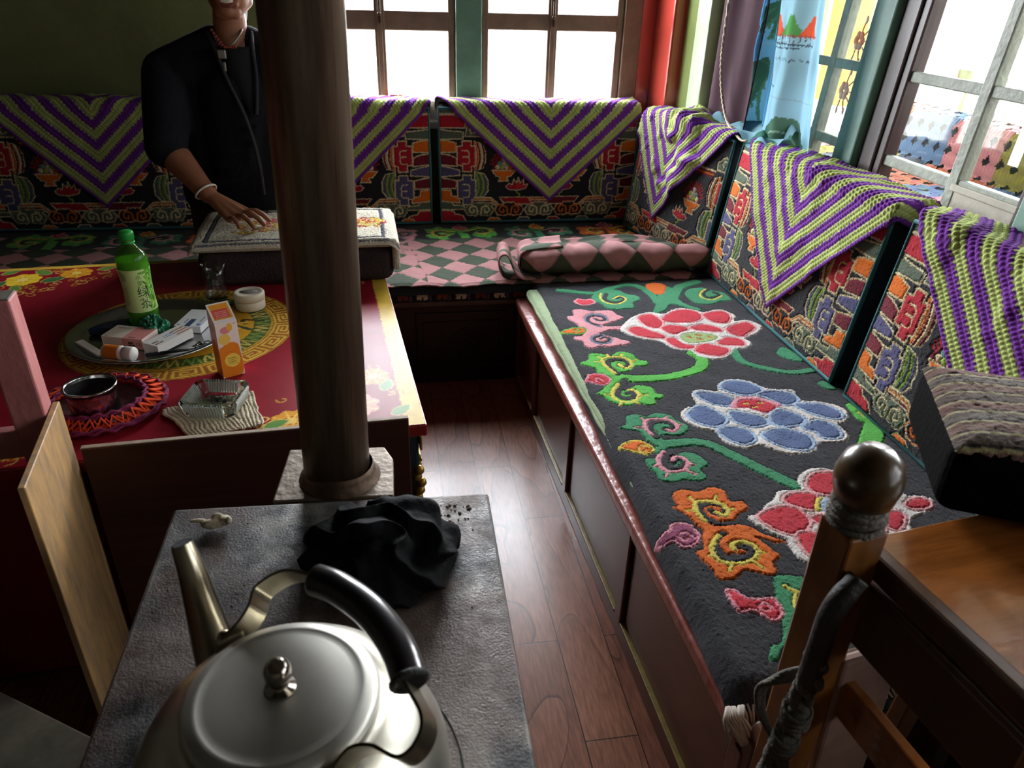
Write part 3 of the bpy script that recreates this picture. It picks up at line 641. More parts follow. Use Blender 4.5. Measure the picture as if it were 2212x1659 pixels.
# rolled blanket in the corner
n, k = 150, 56; U, A = np.meshgrid(np.linspace(0, 1, n), np.linspace(0, 2*np.pi, k))
rr = .056+.010*fbm(U*6, A*.4, 1.2, 21)+.012*np.sin(U*np.pi)**.5-.012*np.clip((.06-U)/.06, 0, 1)-.03*np.clip((U-.97)/.03, 0, 1)**2
cx, cy = .52+U*.86, 2.905+.045*U+.012*np.sin(U*5)
P = np.stack([cx, cy+rr*np.cos(A)*1.15, .470+.052+rr*np.sin(A)*.92], -1)
cv = Canvas(1, 1, .5, PINK, 0); cv.X0 = U*.86; cv.Y0 = A*.062; cv.X, cv.Y = cv.X0, cv.Y0; cv.c = np.empty(U.shape+(3,)); diamonds(cv, .165, .20, (0, .06))
o = grid_mesh('rolled_blanket', P, CLOTH, None, cv.c); tag(o, 'rolled pink and dark green diamond blanket lying across the bench corner', 'blanket')
def flap(name, path, wdt, ph):
    S = spline(path, 10); m = len(S); V = np.linspace(0, 1, 22); Pq = np.zeros((22, m, 3))
    for j, v in enumerate(V): Pq[j] = S+np.array([.015*v, v*wdt, .006*np.sin(v*7)])
    L = np.concatenate([[0], np.cumsum(np.linalg.norm(np.diff(S, axis=0), axis=1))])
    c = Canvas(1, 1, .5, PINK, 0); c.X0, c.Y0 = np.meshgrid(L, V*wdt); c.X, c.Y = c.X0, c.Y0; c.c = np.empty(c.X0.shape+(3,)); diamonds(c, .16, .16, ph)
    f = grid_mesh(name, Pq, CLOTH, o, c.c); s = f.modifiers.new('t', 'SOLIDIFY'); s.thickness = .005
flap('loose_end', [(.60, 2.835, .475), (.53, 2.835, .47), (.49, 2.84, .50), (.46, 2.85, .565), (.435, 2.86, .56), (.43, 2.86, .52), (.455, 2.86, .475), (.52, 2.87, .466)], .16, (0, .02))
flap('folded_edge', [(.70, 2.90, .585), (.60, 2.89, .58), (.53, 2.88, .57), (.515, 2.87, .53), (.53, 2.86, .49), (.58, 2.85, .472)], .14, (.05, .05))
flap('folded_edge', [(.52, 3.0, .475), (.62, 3.02, .545), (.80, 3.05, .54), (.98, 3.05, .555), (1.15, 3.05, .54), (1.3, 3.02, .50)], .10, (.1, .02))

# ---------------------------------------------------------------- back cushions
CW, CH = 1.0, .55
CR, CO, CG, CP, CC, CK, CM, CL = '#bd2434', '#e8741c', '#646f5c', '#5d5980', '#e6d6a6', '#2b2a2d', '#7a2230', '#9cbf4a'
def cushion_canvas(res=.0027):
    cv = Canvas(CW, CH, res, CK, .4)
    q = lambda pts, s: [((x-775)*.000744 if s > 0 else CW-(x-775)*.000744, (945-y)*.00073) for x, y in pts]
    for s in (1, -1):
        for pts, c in (([(775, 945), (945, 945), (925, 900), (870, 890), (860, 868), (775, 862)], CR), ([(775, 858), (940, 858), (930, 832), (860, 826), (850, 806), (775, 800)], CG), ([(775, 800), (905, 812), (900, 770), (850, 765), (845, 728), (775, 722)], CO), ([(775, 715), (880, 715), (885, 660), (840, 650), (775, 640)], CM), ([(775, 635), (905, 625), (905, 590), (850, 575), (775, 562)], CP), ([(775, 555), (890, 565), (885, 510), (840, 490), (775, 482)], CM), ([(775, 475), (885, 470), (885, 412), (830, 398), (775, 395)], CO), ([(775, 390), (930, 385), (935, 340), (860, 335), (775, 325)], CG), ([(775, 315), (945, 315), (955, 260), (870, 232), (775, 232)], CR), ([(775, 225), (900, 225), (880, 195), (775, 195)], CG)):
            cv.outlined(q(pts, s), c, CC, .0055)
        cv.outlined(q([(1005, 400), (1060, 420), (1080, 470), (1080, 530), (1060, 580), (1005, 590)], s), CC, CC, .004)
        for i, c in enumerate((CO, CM, CC, CM)): cv.stroke(q([(1008+i*16, 410+i*4), (1025+i*15, 470), (1025+i*15, 530), (1008+i*16, 585-i*4)], s), .009, c, 4)
        cv.outlined(q([(1005, 600), (1070, 615), (1095, 660), (1095, 730), (1065, 770), (1005, 775)], s), CG, CC, .005)
        for i, c in enumerate((CL, CG, CL, CP)): cv.stroke(q([(1010+i*18, 608+i*4), (1030+i*16, 660), (1030+i*16, 725), (1010+i*18, 770-i*4)], s), .008, c, 4)
        for dy, c, c2 in ((0, CR, '#e04a3a'), (225, CP, '#8d88a8')):
            pts = [(925, 398), (985, 398), (985, 430), (1012, 432), (1012, 560), (985, 565), (985, 600), (925, 600), (925, 560), (890, 555), (890, 435), (925, 430)]
            cv.outlined(q([(x, y+dy) for x, y in pts], s), c, CC, .006)
            for st in ([(925, 460), (965, 465), (968, 500), (930, 502)], [(930, 502), (968, 505), (965, 545), (925, 548)]): cv.stroke(q([(x, y+dy) for x, y in st], s), .0055, CC, 4)
        # bowl of jewels with flames, then a lotus
        for k in range(13):
            a = rad(-75+150*k/12); cv.stroke(q([(1200+45*math.sin(a), 575-45*math.cos(a)), (1200+95*math.sin(a), 570-100*math.cos(a))], s), .006, '#c22a2c')
        cv.outlined(q([(1118, 590), (1150, 530), (1200, 500), (1250, 530), (1282, 590)], s), CM, CM, .003)
        for i, (x, y) in enumerate(((1160, 570), (1190, 572), (1220, 570), (1245, 573), (1175, 545), (1205, 545), (1230, 548), (1200, 520))): cv.disc(q([(x, y)], s)[0], .011, (CC, CL, '#d9c0c0', CO, '#6fa0a0')[i % 5])
        cv.outlined(q([(1120, 592), (1282, 592), (1250, 630), (1220, 638), (1235, 665), (1165, 665), (1180, 638), (1150, 630)], s), CO, CC, .005)
        cv.outlined(q([(1215, 700), (1240, 680), (1262, 690), (1270, 650), (1292, 680), (1300, 640), (1316, 680), (1338, 650), (1340, 692), (1366, 685), (1350, 715), (1290, 728), (1235, 722)], s), CR, CC, .004)
        cv.stroke(q([(1290, 728), (1292, 745), (1310, 755), (1305, 770)], s), .006, CL, 4)
        # top band clouds
        cv.outlined(q([(945, 370), (960, 300), (1010, 290), (1060, 330), (1050, 370)], s), CG, CC, .005); cv.stroke(q([(990, 350), (975, 325), (1000, 310), (1020, 330), (1005, 345)], s), .005, CC, 4)
        for i, c in enumerate((CC, CM, CO, CM)): cv.stroke(q([(1060+i*6, 380+i*12), (1230, 380+i*12)], s), .007, c)
        # stripes of the lower border roof
        for i, c in enumerate((CC, CO, CC, CM, CC)): cv.stroke(q([(1000, 778+i*9), (1115, 778+i*9), (1180-i*8, 835)], s), .006, c); cv.stroke(q([(1380, 778+i*9), (1447, 778+i*9)], s), .006, c)
    cv.outlined(q([(1170, 775), (1370, 775), (1400, 825), (1210, 825)], 1), CR, CC, .004); cv.outlined(q([(1170, 775), (1370, 775), (1400, 825), (1210, 825)], -1), CM, CC, .004)
    for i, cx in enumerate((1035, 1241, 1447, 1653, 1859)):
        c = (CG, CO, '#c9a28e', CO, CG)[i]; pts = [(cx-100, 862), (cx-80, 830), (cx-45, 828), (cx-35, 812), (cx+35, 812), (cx+45, 828), (cx+80, 830), (cx+100, 862), (cx+80, 900), (cx+30, 905), (cx, 895), (cx-30, 905), (cx-80, 900)]
        cv.outlined(q(pts, 1), CK if i % 2 else CG, CC, .0065); cv.stroke(q(pts, 1), .003, c, closed=True)
        for d in (1, -1): cv.stroke(q([(cx+d*12, 890), (cx+d*20, 845), (cx+d*58, 840), (cx+d*66, 872), (cx+d*42, 882), (cx+d*38, 862)], 1), .0085, c if i % 2 else CC, 5)
        cv.outlined(q([(cx+50, 945), (cx+75, 918), (cx+130, 918), (cx+155, 945)], 1), (CO, CP, CR, CG, CO)[i], CC, .005)
    return cv
M_CSIDE = mat('dark_cushion_side', '#20242a', .95, noise=.2, nscale=60, bump=.4, bscale=200)
M_PIPE = mat('teal_piping', '#3e6f70', .9, noise=.2, nscale=200, bump=.4, bscale=400)
LEANC, THK = .07, .125
cvC = cushion_canvas(); cvC.groove(.003)
def panel_P(u, v, h, L): return np.stack([u, LEANC*v/CH-.018*np.sin(np.pi*np.clip(v/CH, 0, 1))**.6*np.sin(np.pi*np.clip(u/L, 0, 1))**.4-h-.004, v*.975+.006], -1)
pile = fbm(cvC.X0, cvC.Y0, 280, 33, 1)*.0012
proto = {}
def cushion(x, y, rot, L, label, group):
    t = thing('back_cushion', label, 'cushion', (x, y, .462), (0, 0, rot), group)
    key = round(L, 2)
    if key not in proto:
        # long cushions share one weave; the corner cushion is a narrower one
        k = int(cvC.nx*L/CW); off = (cvC.nx-k)//2 if k < cvC.nx else 0; k = min(k, cvC.nx); s = slice(off, off+k)
        u = cvC.X0[:, s]-cvC.X0[0, off]; v = cvC.Y0[:, s]
        a = grid_mesh('front_panel', panel_P(u, v, cvC.h[:, s]+pile[:, s], L), WOOL, t, cvC.c[:, s])
        b = MB(); M = Matrix(((0, 0, 1, 0), (1, 0, 0, 0), (0, 1, 0, 0), (0, 0, 0, 1)))
        b.prism([(.003, .004), (LEANC+.002, CH-.012), (LEANC+.012, CH+.004), (LEANC+THK-.03, CH+.012), (LEANC+THK, CH-.01), (THK+.02, .004)], .004, L-.004, M=M, bev=.016, seg=3)
        c = b.build('cushion_body', M_CSIDE, t)
        e = MB(); pts = [(0, .0), (0, CH*.5), (0, CH), (L*.5, CH), (L, CH), (L, CH*.5), (L, 0), (L*.5, 0)]
        e.tube([(px, LEANC*pz/CH-.003, pz*.975+.006) for px, pz in pts], .0075, 8, closed=True); d = e.build('piping', M_PIPE, t)
        proto[key] = (a, c, d)
    else:
        for ch in proto[key]:
            q = ch.copy(); COL.objects.link(q); q.parent = t
    return t
GB, GS = 'carpet back cushions under the back window', 'carpet back cushions along the side windows'
cushion(-1.85, 3.70, 0, CW, 'carpet-covered back cushion against the olive plaster wall, behind the standing person', GB)
cushion(-.795, 3.70, 0, CW, 'carpet-covered back cushion half hidden behind the stove pipe', GB)
cushion(.252, 3.70, 0, CW, 'carpet-covered back cushion below the right-hand back window, between pipe and corner', GB)
cushion(1.185, 3.60, rad(-90+12), .70, 'short carpet-covered back cushion in the window corner below the maroon cloth', GS)
cushion(1.345, 2.872, rad(-90), CW, 'carpet-covered back cushion in the middle of the side-window row', GS)
cushion(1.345, 1.785, rad(-90), CW, 'carpet-covered back cushion at the near end of the side-window row', GS)

# ---------------------------------------------------------------- crochet throws over the cushions
VIO, LIM = '#8034a6', '#c6d47a'
def throw(x, y, rot, L, u0, S, D, label, group, kx=1.0, res=.004, skew=0, wav=.004, seed=0, flip=0):
    n = int(S/res)+1; a, b = np.meshgrid(np.linspace(0, S, n), np.linspace(0, S, n))
    m = np.minimum(a, b); o_ = np.maximum(a, b)
    z = m+.0035*(((o_/.018) % 1) > .5)-.0035
    k = ((z-.012)/.066) % 1; lime = (z > .012) & (k < .5)
    c = np.where(lime[..., None], np.array(lin(LIM)), np.array(lin(VIO)))
    st = np.abs(np.sin(np.pi*o_/.0115))*np.abs(np.sin(np.pi*m/.0165))
    c = c*(.62+.38*np.clip(st*1.6, 0, 1))[..., None]
    u = u0+(a-b)/math.sqrt(2)*kx+skew*(a+b)*.5; s = D-(a+b)/math.sqrt(2)
    # profile over the cushion: front face, rounded top, back face
    top = CH+.012; ln = math.hypot(LEANC, CH)
    pr = [(LEANC*(1-q/ln)-.020-.012*math.sin(math.pi*min(1, q/ln)), top-q*CH/ln, q) for q in np.linspace(.70, .030, 30)]+[(LEANC-.024+.044*(1-math.cos(t_)), top-.028+.042*math.sin(t_), .030-.050*t_/1.57) for t_ in np.linspace(.15, 1.57, 7)]
    pr += [(LEANC+.03+q, top+.014, -.02-q) for q in np.linspace(.01, THK-.05, 8)]+[(LEANC+THK-.02+.03*math.sin(t_), top-.018+.03*math.cos(t_), -.02-(THK-.05)-.045*t_/1.57) for t_ in np.linspace(.2, 1.57, 5)]
    l0 = -.02-(THK-.05)-.045; pr += [(LEANC+THK+.012, top-.02-q, l0-q) for q in np.linspace(.02, .6, 12)]
    pr = np.array(pr)[::-1]; d = np.interp(s, pr[:, 2], pr[:, 0]); zz = np.interp(s, pr[:, 2], pr[:, 1])
    fr = s > 0
    wv = np.maximum(0, fbm(u*1.0, s, 7, seed))*wav*3+st*.0042
    d = d-np.where(s > -.01, wv, 0)+np.where(s < -.15, 0, 0); zz = zz+np.where(s <= .03, wv, 0)
    ov = np.maximum(0, u-L)+np.maximum(0, -u); uu = np.clip(u, -.012, L+.012); zz = zz-ov*.8; d = d-0*ov
    keep = (s[:-1, :-1] > -.24)
    P = np.stack([uu, d, zz], -1)
    o = grid_mesh('crochet_throw', P, YARN, None, c, keep); o.location = (x, y, .462); o.rotation_euler = (0, 0, rot)
    q = o.modifiers.new('thick', 'SOLIDIFY'); q.thickness = .004; q.offset = -1
    return tag(o, label, 'throw', group)
GT, GU = 'striped throws over the back cushions', 'striped throws over the side cushions'
throw(-1.85, 3.70, 0, CW, .55, .80, .46, 'purple and lime striped crochet throw on the shaded cushion beside the standing person', GT, 1.06, seed=1)
throw(-.795, 3.70, 0, CW, .50, .80, .49, 'purple and lime striped crochet throw half hidden behind the stove pipe', GT, 1.05, seed=2)
throw(.252, 3.70, 0, CW, .55, .80, .46, 'purple and lime striped crochet throw pointing down below the back window by the corner', GT, 1.12, seed=3)
throw(1.185, 3.60, rad(-78), .70, .27, .66, .46, 'smaller crumpled purple and lime crochet throw in the window corner', GU, .85, .0035, skew=.10, wav=.012, seed=4)
throw(1.345, 2.872, rad(-90), CW, .555, .80, .50, 'large purple and lime crochet throw in the middle of the side-window row', GU, 1.0, .0028, skew=.02, seed=5)
throw(1.345, 1.79, rad(-90), CW, .60, .80, .52, 'large purple and lime crochet throw over the cushion next to the striped pillow', GU, 1.1, .0028, seed=6)
# ================================================================ red painted table and what stands on it
TH = rad(5.1)
def tl(x, y, z=0):   # table-frame coordinates to the room
    return (.055+x*math.cos(TH)-y*math.sin(TH), 1.464+x*math.sin(TH)+y*math.cos(TH), z)
ZT = .65
M_REDWOOD = mat('red_painted_wood', '#8c1a1c', .35, noise=.2, nscale=8, coat=.2)
t = thing('table', 'low red painted Tibetan table with gold medallion and flowered corners', 'table', tl(0, 0), (0, 0, TH))
TW, TD = 1.30, 1.27
cv = Canvas(TW, TD, .003, '#8c1d2a', .15); mx, my = TW-.604, .645
RDK, GLD, GD2, GRN = '#7d1a18', '#c9962f', '#8a6420', '#4e7a3a'
cv.rect(0, TD-.025, TW, TD, '#c9a63c'); cv.rect(TW-.045, 0, TW, TD, '#d0aa3e'); cv.rect(0, 0, .04, TD, '#c9a63c')
cv.disc((mx, my), .312, '#b5862c'); cv.disc((mx, my), .308, '#9a5a22')
def keyring(R0, R1, n, c):
    for k in range(n):
        a0 = 2*math.pi*k/n; da = 2*math.pi/n
        def p(u, v): r = R0+(R1-R0)*v; a = a0+da*u; return (mx+r*math.cos(a), my+r*math.sin(a))
        m = [(.04, .04), (.94, .04), (.94, .94), (.14, .94), (.14, .26), (.76, .26), (.76, .74), (.34, .74), (.34, .48), (.56, .48)]
        L = []
        for (ua, va), (ub, vb) in zip(m, m[1:]):
            for s_ in np.linspace(0, 1, 5)[:-1]: L.append(p(ua+(ub-ua)*s_, va+(vb-va)*s_))
        cv.stroke(L+[p(.56, .48)], .0065, c)
keyring(.252, .305, 20, '#d9b04a')
cv.disc((mx, my), .248, '#c99a3a'); cv.disc((mx, my), .243, '#4d5a2a')
for k in range(26):
    a = k*2*math.pi/26; cv.stroke([(mx+.2*math.cos(a+d)+0, my+.2*math.sin(a+d)) if i % 2 else (mx+.238*math.cos(a+d), my+.238*math.sin(a+d)) for i, d in enumerate((0, .05, .1, .16, .2))], .006, '#c9b25a' if k % 2 else '#7a9a4a', 3)
cv.disc((mx, my), .195, '#d09a2c')
for k in range(30):
    a = random.random()*6.28; r = random.random()**.5*.17; x, y = mx+r*math.cos(a), my+r*math.sin(a); cv.stroke([(x, y), (x+random.uniform(-.04, .04), y+.03), (x+random.uniform(-.06, .06), y+random.uniform(-.05, .05))], .012, random.choice(('#3d3a24', '#2f4a34', '#8a3a20', '#e0b850')), 5)
def flower(x, y, r, c, c2, n=7, rot=0):
    for k in range(n):
        a = rot+2*math.pi*k/n; cv.poly([(x+r*.25*math.cos(a), y+r*.25*math.sin(a)), (x+r*.8*math.cos(a-.42), y+r*.8*math.sin(a-.42)), (x+r*math.cos(a), y+r*math.sin(a)), (x+r*.8*math.cos(a+.42), y+r*.8*math.sin(a+.42))], c, 4)
        cv.stroke([(x, y), (x+r*.9*math.cos(a), y+r*.9*math.sin(a))], .003, c2)
    cv.disc((x, y), r*.3, c2)
def leaf(x, y, a, L, c, c2):
    ca, sa = math.cos(a), math.sin(a); q = [(0, 0), (.35, .28), (.75, .2), (1, 0), (.75, -.2), (.35, -.28)]
    cv.poly([(x+L*(u*ca-v*sa), y+L*(u*sa+v*ca)) for u, v in q], c, 4); cv.stroke([(x+L*(u*ca-v*sa), y+L*(u*sa+v*ca)) for u, v in q], .003, c2, 4, closed=True)
def corner(sx, sy, fc):
    X = (lambda u: TW-.05-u) if sx > 0 else (lambda u: .045+u); Y = (lambda v: TD-.03-v) if sy > 0 else (lambda v: .025+v)
    for k in range(44):
        u = random.random()*.42; v = random.random()*(.34-u*.62)
        if v < 0: continue
        a = random.random()*6.28; r = random.uniform(.012, .022); cv.stroke([(X(u)+r*(1-i*.1)*math.cos(a+i*.8), Y(v)+r*(1-i*.1)*math.sin(a+i*.8)) for i in range(7)], .004, random.choice((GLD, '#b8862e', '#d9b560')), 3)
    for u, v, r, c, c2 in ((.10, .09, .058, fc, '#f2d070'), (.25, .05, .05, '#e09a20', '#f0c860'), (.05, .23, .045, '#d9822a', '#f0d080')): flower(X(u), Y(v), r, c, c2, 8, .3)
    for u, v, a, L in ((.17, .05, 2.4, .07), (.16, .12, .5, .075), (.03, .15, 1.2, .06), (.31, .03, .4, .06), (.02, .03, .7, .06), (.11, .19, 2.0, .055)): leaf(X(u), Y(v), a, L, random.choice(('#5f8a3c', '#3f7040', '#7a9a3a')), '#c9b060')
for s in ((1, 1, '#e0b52c'), (1, -1, '#e2a08a'), (-1, 1, '#e8c22c'), (-1, -1, '#e2a830')): corner(*s)
cv.c *= (1+.06*fbm(cv.X0, cv.Y0, 40, 51))[..., None]
grid_mesh('tabletop_painting', np.stack([cv.X0-TW, cv.Y0, np.full(cv.X0.shape, ZT)], -1), PAINT, t, cv.c)
b = MB(); b.box((-TW-.003, -.003, ZT-.032), (.003, TD+.003, ZT-.001), .004); b.build('tabletop', M_REDWOOD, t)
b = MB(); b.box((-TW+.05, .05, .02), (-.035, TD-.05, ZT-.03), .004); b.build('cabinet', M_REDWOOD, t)
M_GILT = mat('gilded_carving', '#b08a3a', .35, metal=.5, noise=.3, nscale=30); M_TEAL = mat('dark_teal_paint', '#173a3a', .4)
for k, yy_ in enumerate((.03, TD-.07)):
    b = MB(); b.box((-.06, yy_, .02), (-.014, yy_+.05, ZT-.034), .008); p = b.build('corner_post', M_TEAL, t)
    q = MB(); q.box((-.012, yy_-.004, .56), (-.006, yy_+.054, .60), .003)
    for i in range(10): q.ball((-.016+.006*math.sin(i*2.1), yy_+.0+.004*math.sin(i), .33+i*.019), .013, u=10, v=8)
    for z in (.30, .53): q.tube([(-.011, yy_, z), (-.011, yy_+.05, z), (-.011, yy_+.05, z-.02), (-.011, yy_+.012, z-.02)], .004, 6)
    q.build('gilded_carving', M_GILT, p)
b = MB(); b.box((-.036, .10, .46), (-.026, TD-.10, .60), .004); b.build('apron', mat('apron_paint', '#7a3a30', .4, noise=.3, nscale=30), t)
# dark board in front of the table
b = MB(); b.box((-.665, -.016, 0), (0, 0, .692), .003); b.box((-.665, -.014, .685), (0, -.002, .6935), .001, mi=1)  # pale top strip paints the light caught by the edge
o = b.build('board', [mat('dark_red_brown_board', '#3f2018', .45, noise=.3, nscale=4, stretch=(.3, 1, 6)), mat('lit_edge_strip', '#a3917c', .7, noise=.2, nscale=30)], None, (.015, 1.436, 0), (0, 0, rad(3.9)))
tag(o, 'dark red-brown board standing upright along the table front behind the stove', 'board')

def atz(px, py, z):
    v = Vector(((px-1106)/FPX, -(py-829.5)/FPX, 1)); d = cr_*v.x+cu_*v.y+cf_; s_ = (z-H)/d.z; return Vector((0, 0, H))+d*s_
# tray
M_STEEL = mat('brushed_steel', '#b9bcbc', .22, 1, noise=.12, nscale=30); M_TIN = mat('tin_can_metal', '#a9a9a6', .18, 1, noise=.15, nscale=12, stretch=(1, 1, .2))
TC = (-.672, 2.02)
b = MB(); b.lathe([(.0, .004), (.17, .004), (.186, .010), (.205, .022), (.216, .023), (.219, .020), (.214, .018), (.190, .005), (.178, 0), (0, 0)], 72, caps=(False, False))
o = b.build('tray', M_STEEL, None, (*TC, ZT+.001)); tag(o, 'round shiny steel tray holding medicine boxes on the red table', 'tray')
ZR = ZT+.006
# bottle of green tea
bx, by = -.705, 2.075
t = thing('tea_bottle', 'green tea bottle with a pale green label and green cap standing on the tray', 'bottle', (bx, by, ZR))
M_GP = mat('green_bottle_plastic', '#7fd05a', .1, trans=.92, ior=1.15, coat=.3); M_TEA = mat('green_tea', '#b4e048', .25, trans=.5, ior=1.33)
prof = [(.001, .001), (.034, .0), (.039, .006), (.040, .03), (.0375, .036), (.040, .042), (.0405, .055)]
b = MB(); b.lathe(prof+[(.0375, .10), (.0375, .13), (.0405, .17), (.0410, .186), (.0395, .190), (.041, .194), (.0405, .204), (.036, .218), (.022, .236), (.0155, .244), (.0145, .262)], 48, caps=(True, False)); b.build('bottle_body', M_GP, t)
b = MB(); b.lathe([(.032, .004), (.0365, .008), (.038, .05), (.0355, .10), (.0355, .13), (.0385, .17), (.039, .200), (.030, .2005), (.001, .2005)], 40, caps=(True, False)); b.build('tea', M_TEA, t)
b = MB(); b.lathe([(.0155, .246), (.019, .247), (.019, .250), (.0155, .251)], 32, caps=(False, False)); b.lathe([(.0158, .256), (.0188, .257), (.0188, .276), (.0165, .279), (.001, .279)], 32, caps=(True, False))
for k in range(28):
    a = k*2*math.pi/28; b.box((-.0006, .0185, .259), (.0006, .0194, .274), 0, M=RZ(a))
b.build('cap', mat('green_cap_plastic', '#1f9a3a', .4), t)
# printed label: pale front, darker leafy band
cv = Canvas(.20, .122, .0012, '#c6e092', .2)
for k in range(120):
    x = random.uniform(.122, .152); y = random.uniform(.0, .12); leafc = random.choice(('#3f8a1e', '#5fae2a', '#2f6f1a', '#86c43a')); a = random.uniform(.6, 2.4); cv.poly([(x, y), (x+.012*math.cos(a)-.003, y+.012*math.sin(a)), (x+.02*math.cos(a), y+.02*math.sin(a)), (x+.012*math.cos(a)+.003, y+.012*math.sin(a))], leafc)
cv.rect(.125, 0, .127, .08, '#8fc04a')
for k in range(9): cv.rect(.052, .02+k*.006, .066, .022+k*.006, '#8fae6a')
cv.rect(.05, .09, .07, .112, '#9dbb76'); cv.disc((.115, .112), .012, '#6fae4a', .004); cv.disc((.055, .113), .006, '#6fae4a', .003)
A0 = rad(-71.3); lab_r = lambda z: .0412-.0030*np.sin(np.pi*np.clip((z-.055)/.12, 0, 1))
ang = A0+(cv.X0-.098)/.041; z = cv.Y0+.058; r_ = lab_r(z)
lb = grid_mesh('label', np.stack([r_*np.cos(ang), r_*np.sin(ang), z], -1), PRINT, t, cv.c)
def text_mesh(s, size):
    c = bpy.data.curves.new('t', 'FONT'); c.body = s; c.size = size; c.align_x = 'CENTER'; c.align_y = 'CENTER'; o_ = bpy.data.objects.new('t', c); COL.objects.link(o_); bpy.context.view_layer.update()
    me = bpy.data.meshes.new_from_object(o_.evaluated_get(bpy.context.evaluated_depsgraph_get())); bpy.data.objects.remove(o_); return me
def wrap_text(s, size, cx, cz, m):
    me = text_mesh(s, size)
    for v in me.vertices:
        zz = cz+v.co.y; a = A0+(cx+v.co.x)/.041; r = float(lab_r(zz))+.0006; v.co = (r*math.cos(a), r*math.sin(a), zz)
    link('lettering', me, m, lb)
M_INK = mat('green_black_ink', '#1f3a1c', .5); M_GINK = mat('mid_green_ink', '#4f8a3c', .5)
wrap_text('水', .017, .006, .158, M_GINK); wrap_text('果', .017, .008, .140, M_GINK); wrap_text('绿', .034, .012, .114, M_INK); wrap_text('茶', .032, .013, .081, M_INK)
# little carton box
M_TXT = mat('printed_ink', '#3a3030', .5)
def carton_face(W, Hh, draw, res=.0008):
    c = Canvas(W, Hh, res, '#f0e4dc', .1); draw(c); return c
t = thing('carton', 'tall orange and white medicine carton with a slanted lid beside the tray', 'carton', (-.436, 1.736, ZT+.001), (0, 0, rad(29)))
cw, cd_, ch = .054, .048, .148
b = MB(); b.prism([(0, 0), (ch, 0), (ch+.004, .006), (ch+.034, cd_), (0, cd_)], 0, cw, M=Matrix(((0, 0, 1, 0), (0, 1, 0, 0), (1, 0, 0, 0), (0, 0, 0, 1)))); b.build('box_body', mat('white_card', '#efe6df', .5), t)
def df(c):
    W, Hh = c.W, c.H; c.poly([(.0, .004), (W-.004, .004), (W-.004, Hh*.50), (W*.80, Hh*.60), (W*.5, Hh*.63), (W*.18, Hh*.58), (.0, Hh*.50)], '#e8861c', 4); c.rect(.0, .004, W-.004, Hh*.45, '#e8861c')
    c.disc((W*.54, Hh*.30), W*.36, '#f2d45a', W*.34)
    for k in range(4): c.rect(W*.32, Hh*(.235+k*.035), W*(.76-.06*(k % 2)), Hh*(.242+k*.035), '#6a5a20')
    c.rect(W*.3, Hh*.46, W*.7, Hh*.468, '#a8561a'); c.disc((W*.32, Hh*.70), W*.27, '#f0c860'); c.disc((W*.42, Hh*.86), W*.24, '#e58a90', W*.17); c.disc((W*.62, Hh*.90), W*.13, '#f0b840', W*.2); c.rect(W*.75, Hh*.95, W*.95, Hh*.957, '#c98a80'); c.rect(W*.35, Hh*.03, W*.6, Hh*.037, '#d04a30')
c = carton_face(cw, ch, df); grid_mesh('front_print', np.stack([c.X0, np.full(c.X0.shape, -.0006), c.Y0], -1), PRINT, t, c.c)
def dl(c):
    W, Hh = c.W, c.H; c.poly([(W*.06, .004), (W*.9, .004), (W*.9, Hh*.55), (W*.5, Hh*.68), (W*.06, Hh*.55)], '#dd7a18', 3)
    for k in range(16): c.rect(W*.18, Hh*(.06+k*.026), W*(.8-.2*random.random()), Hh*(.067+k*.026), '#a05010')
    for k in range(3): c.rect(W*.1, Hh*(.84+k*.03), W*.7, Hh*(.85+k*.03), '#8a7a78')
c = carton_face(cd_, ch, dl); grid_mesh('side_print', np.stack([np.full(c.X0.shape, -.0006), cd_-c.X0, c.Y0], -1), PRINT, t, c.c)
def dt(c):
    W, Hh = c.W, c.H; c.rect(.004, .002, W-.004, Hh-.004, '#eb9a2c'); c.rect(.006, .006, W-.010, Hh*.62, '#dc5a50')
    for k in range(4): c.rect(W*.2, Hh*(.16+k*.1), W*.75, Hh*(.19+k*.1), '#f0b0a0')
sl = math.hypot(cd_-.006, .030); c = carton_face(cw, sl, dt); f = c.Y0/sl
grid_mesh('lid_print', np.stack([c.X0, .006+f*(cd_-.006), ch+.0048+f*.030], -1), PRINT, t, c.c)
# glass ashtray on a knitted pad
cv = Canvas(.20, .16, .0016, '#d2c4a8', .2); row = np.abs(np.sin(np.pi*cv.Y0/.0085)); st = np.abs(np.sin(np.pi*cv.X0/.009+np.pi/2*np.floor(cv.Y0/.0085)))
cv.h = .003*row**.6+.0015*st; cv.c *= (.78+.22*row)[..., None]
u, v = cv.X0/.2, cv.Y0/.16; A, B_, C_, D_ = [np.array(p) for p in ((-.552, 1.585), (-.452, 1.448), (-.304, 1.494), (-.352, 1.650))]
Pxy = (A*((1-u)*(1-v))[..., None]+B_*(u*(1-v))[..., None]+C_*(u*v)[..., None]+D_*((1-u)*v)[..., None])+np.stack([fbm(u, v, 5, 3), fbm(u, v, 5, 4)], -1)*.004
o = grid_mesh('knitted_pad', np.concatenate([Pxy, (ZT+.003+cv.h+.003*np.abs(fbm(u, v, 3, 6)))[..., None]], -1), CLOTH, None, cv.c); s = o.modifiers.new('t', 'SOLIDIFY'); s.thickness = .004
tag(o, 'beige knitted pad under the glass ashtray at the table edge', 'pad')
t = thing('ashtray', 'square ribbed glass ashtray with grey ash on the beige knitted pad', 'ashtray', (-.423, 1.578, ZT+.0095), (0, 0, rad(-10)))
M_RIB = mat('ribbed_glass', '#e6ece4', .15, trans=.5)
M_GLASS = mat('thick_pressed_glass', '#dfe8e0', .03, trans=1, ior=1.48)
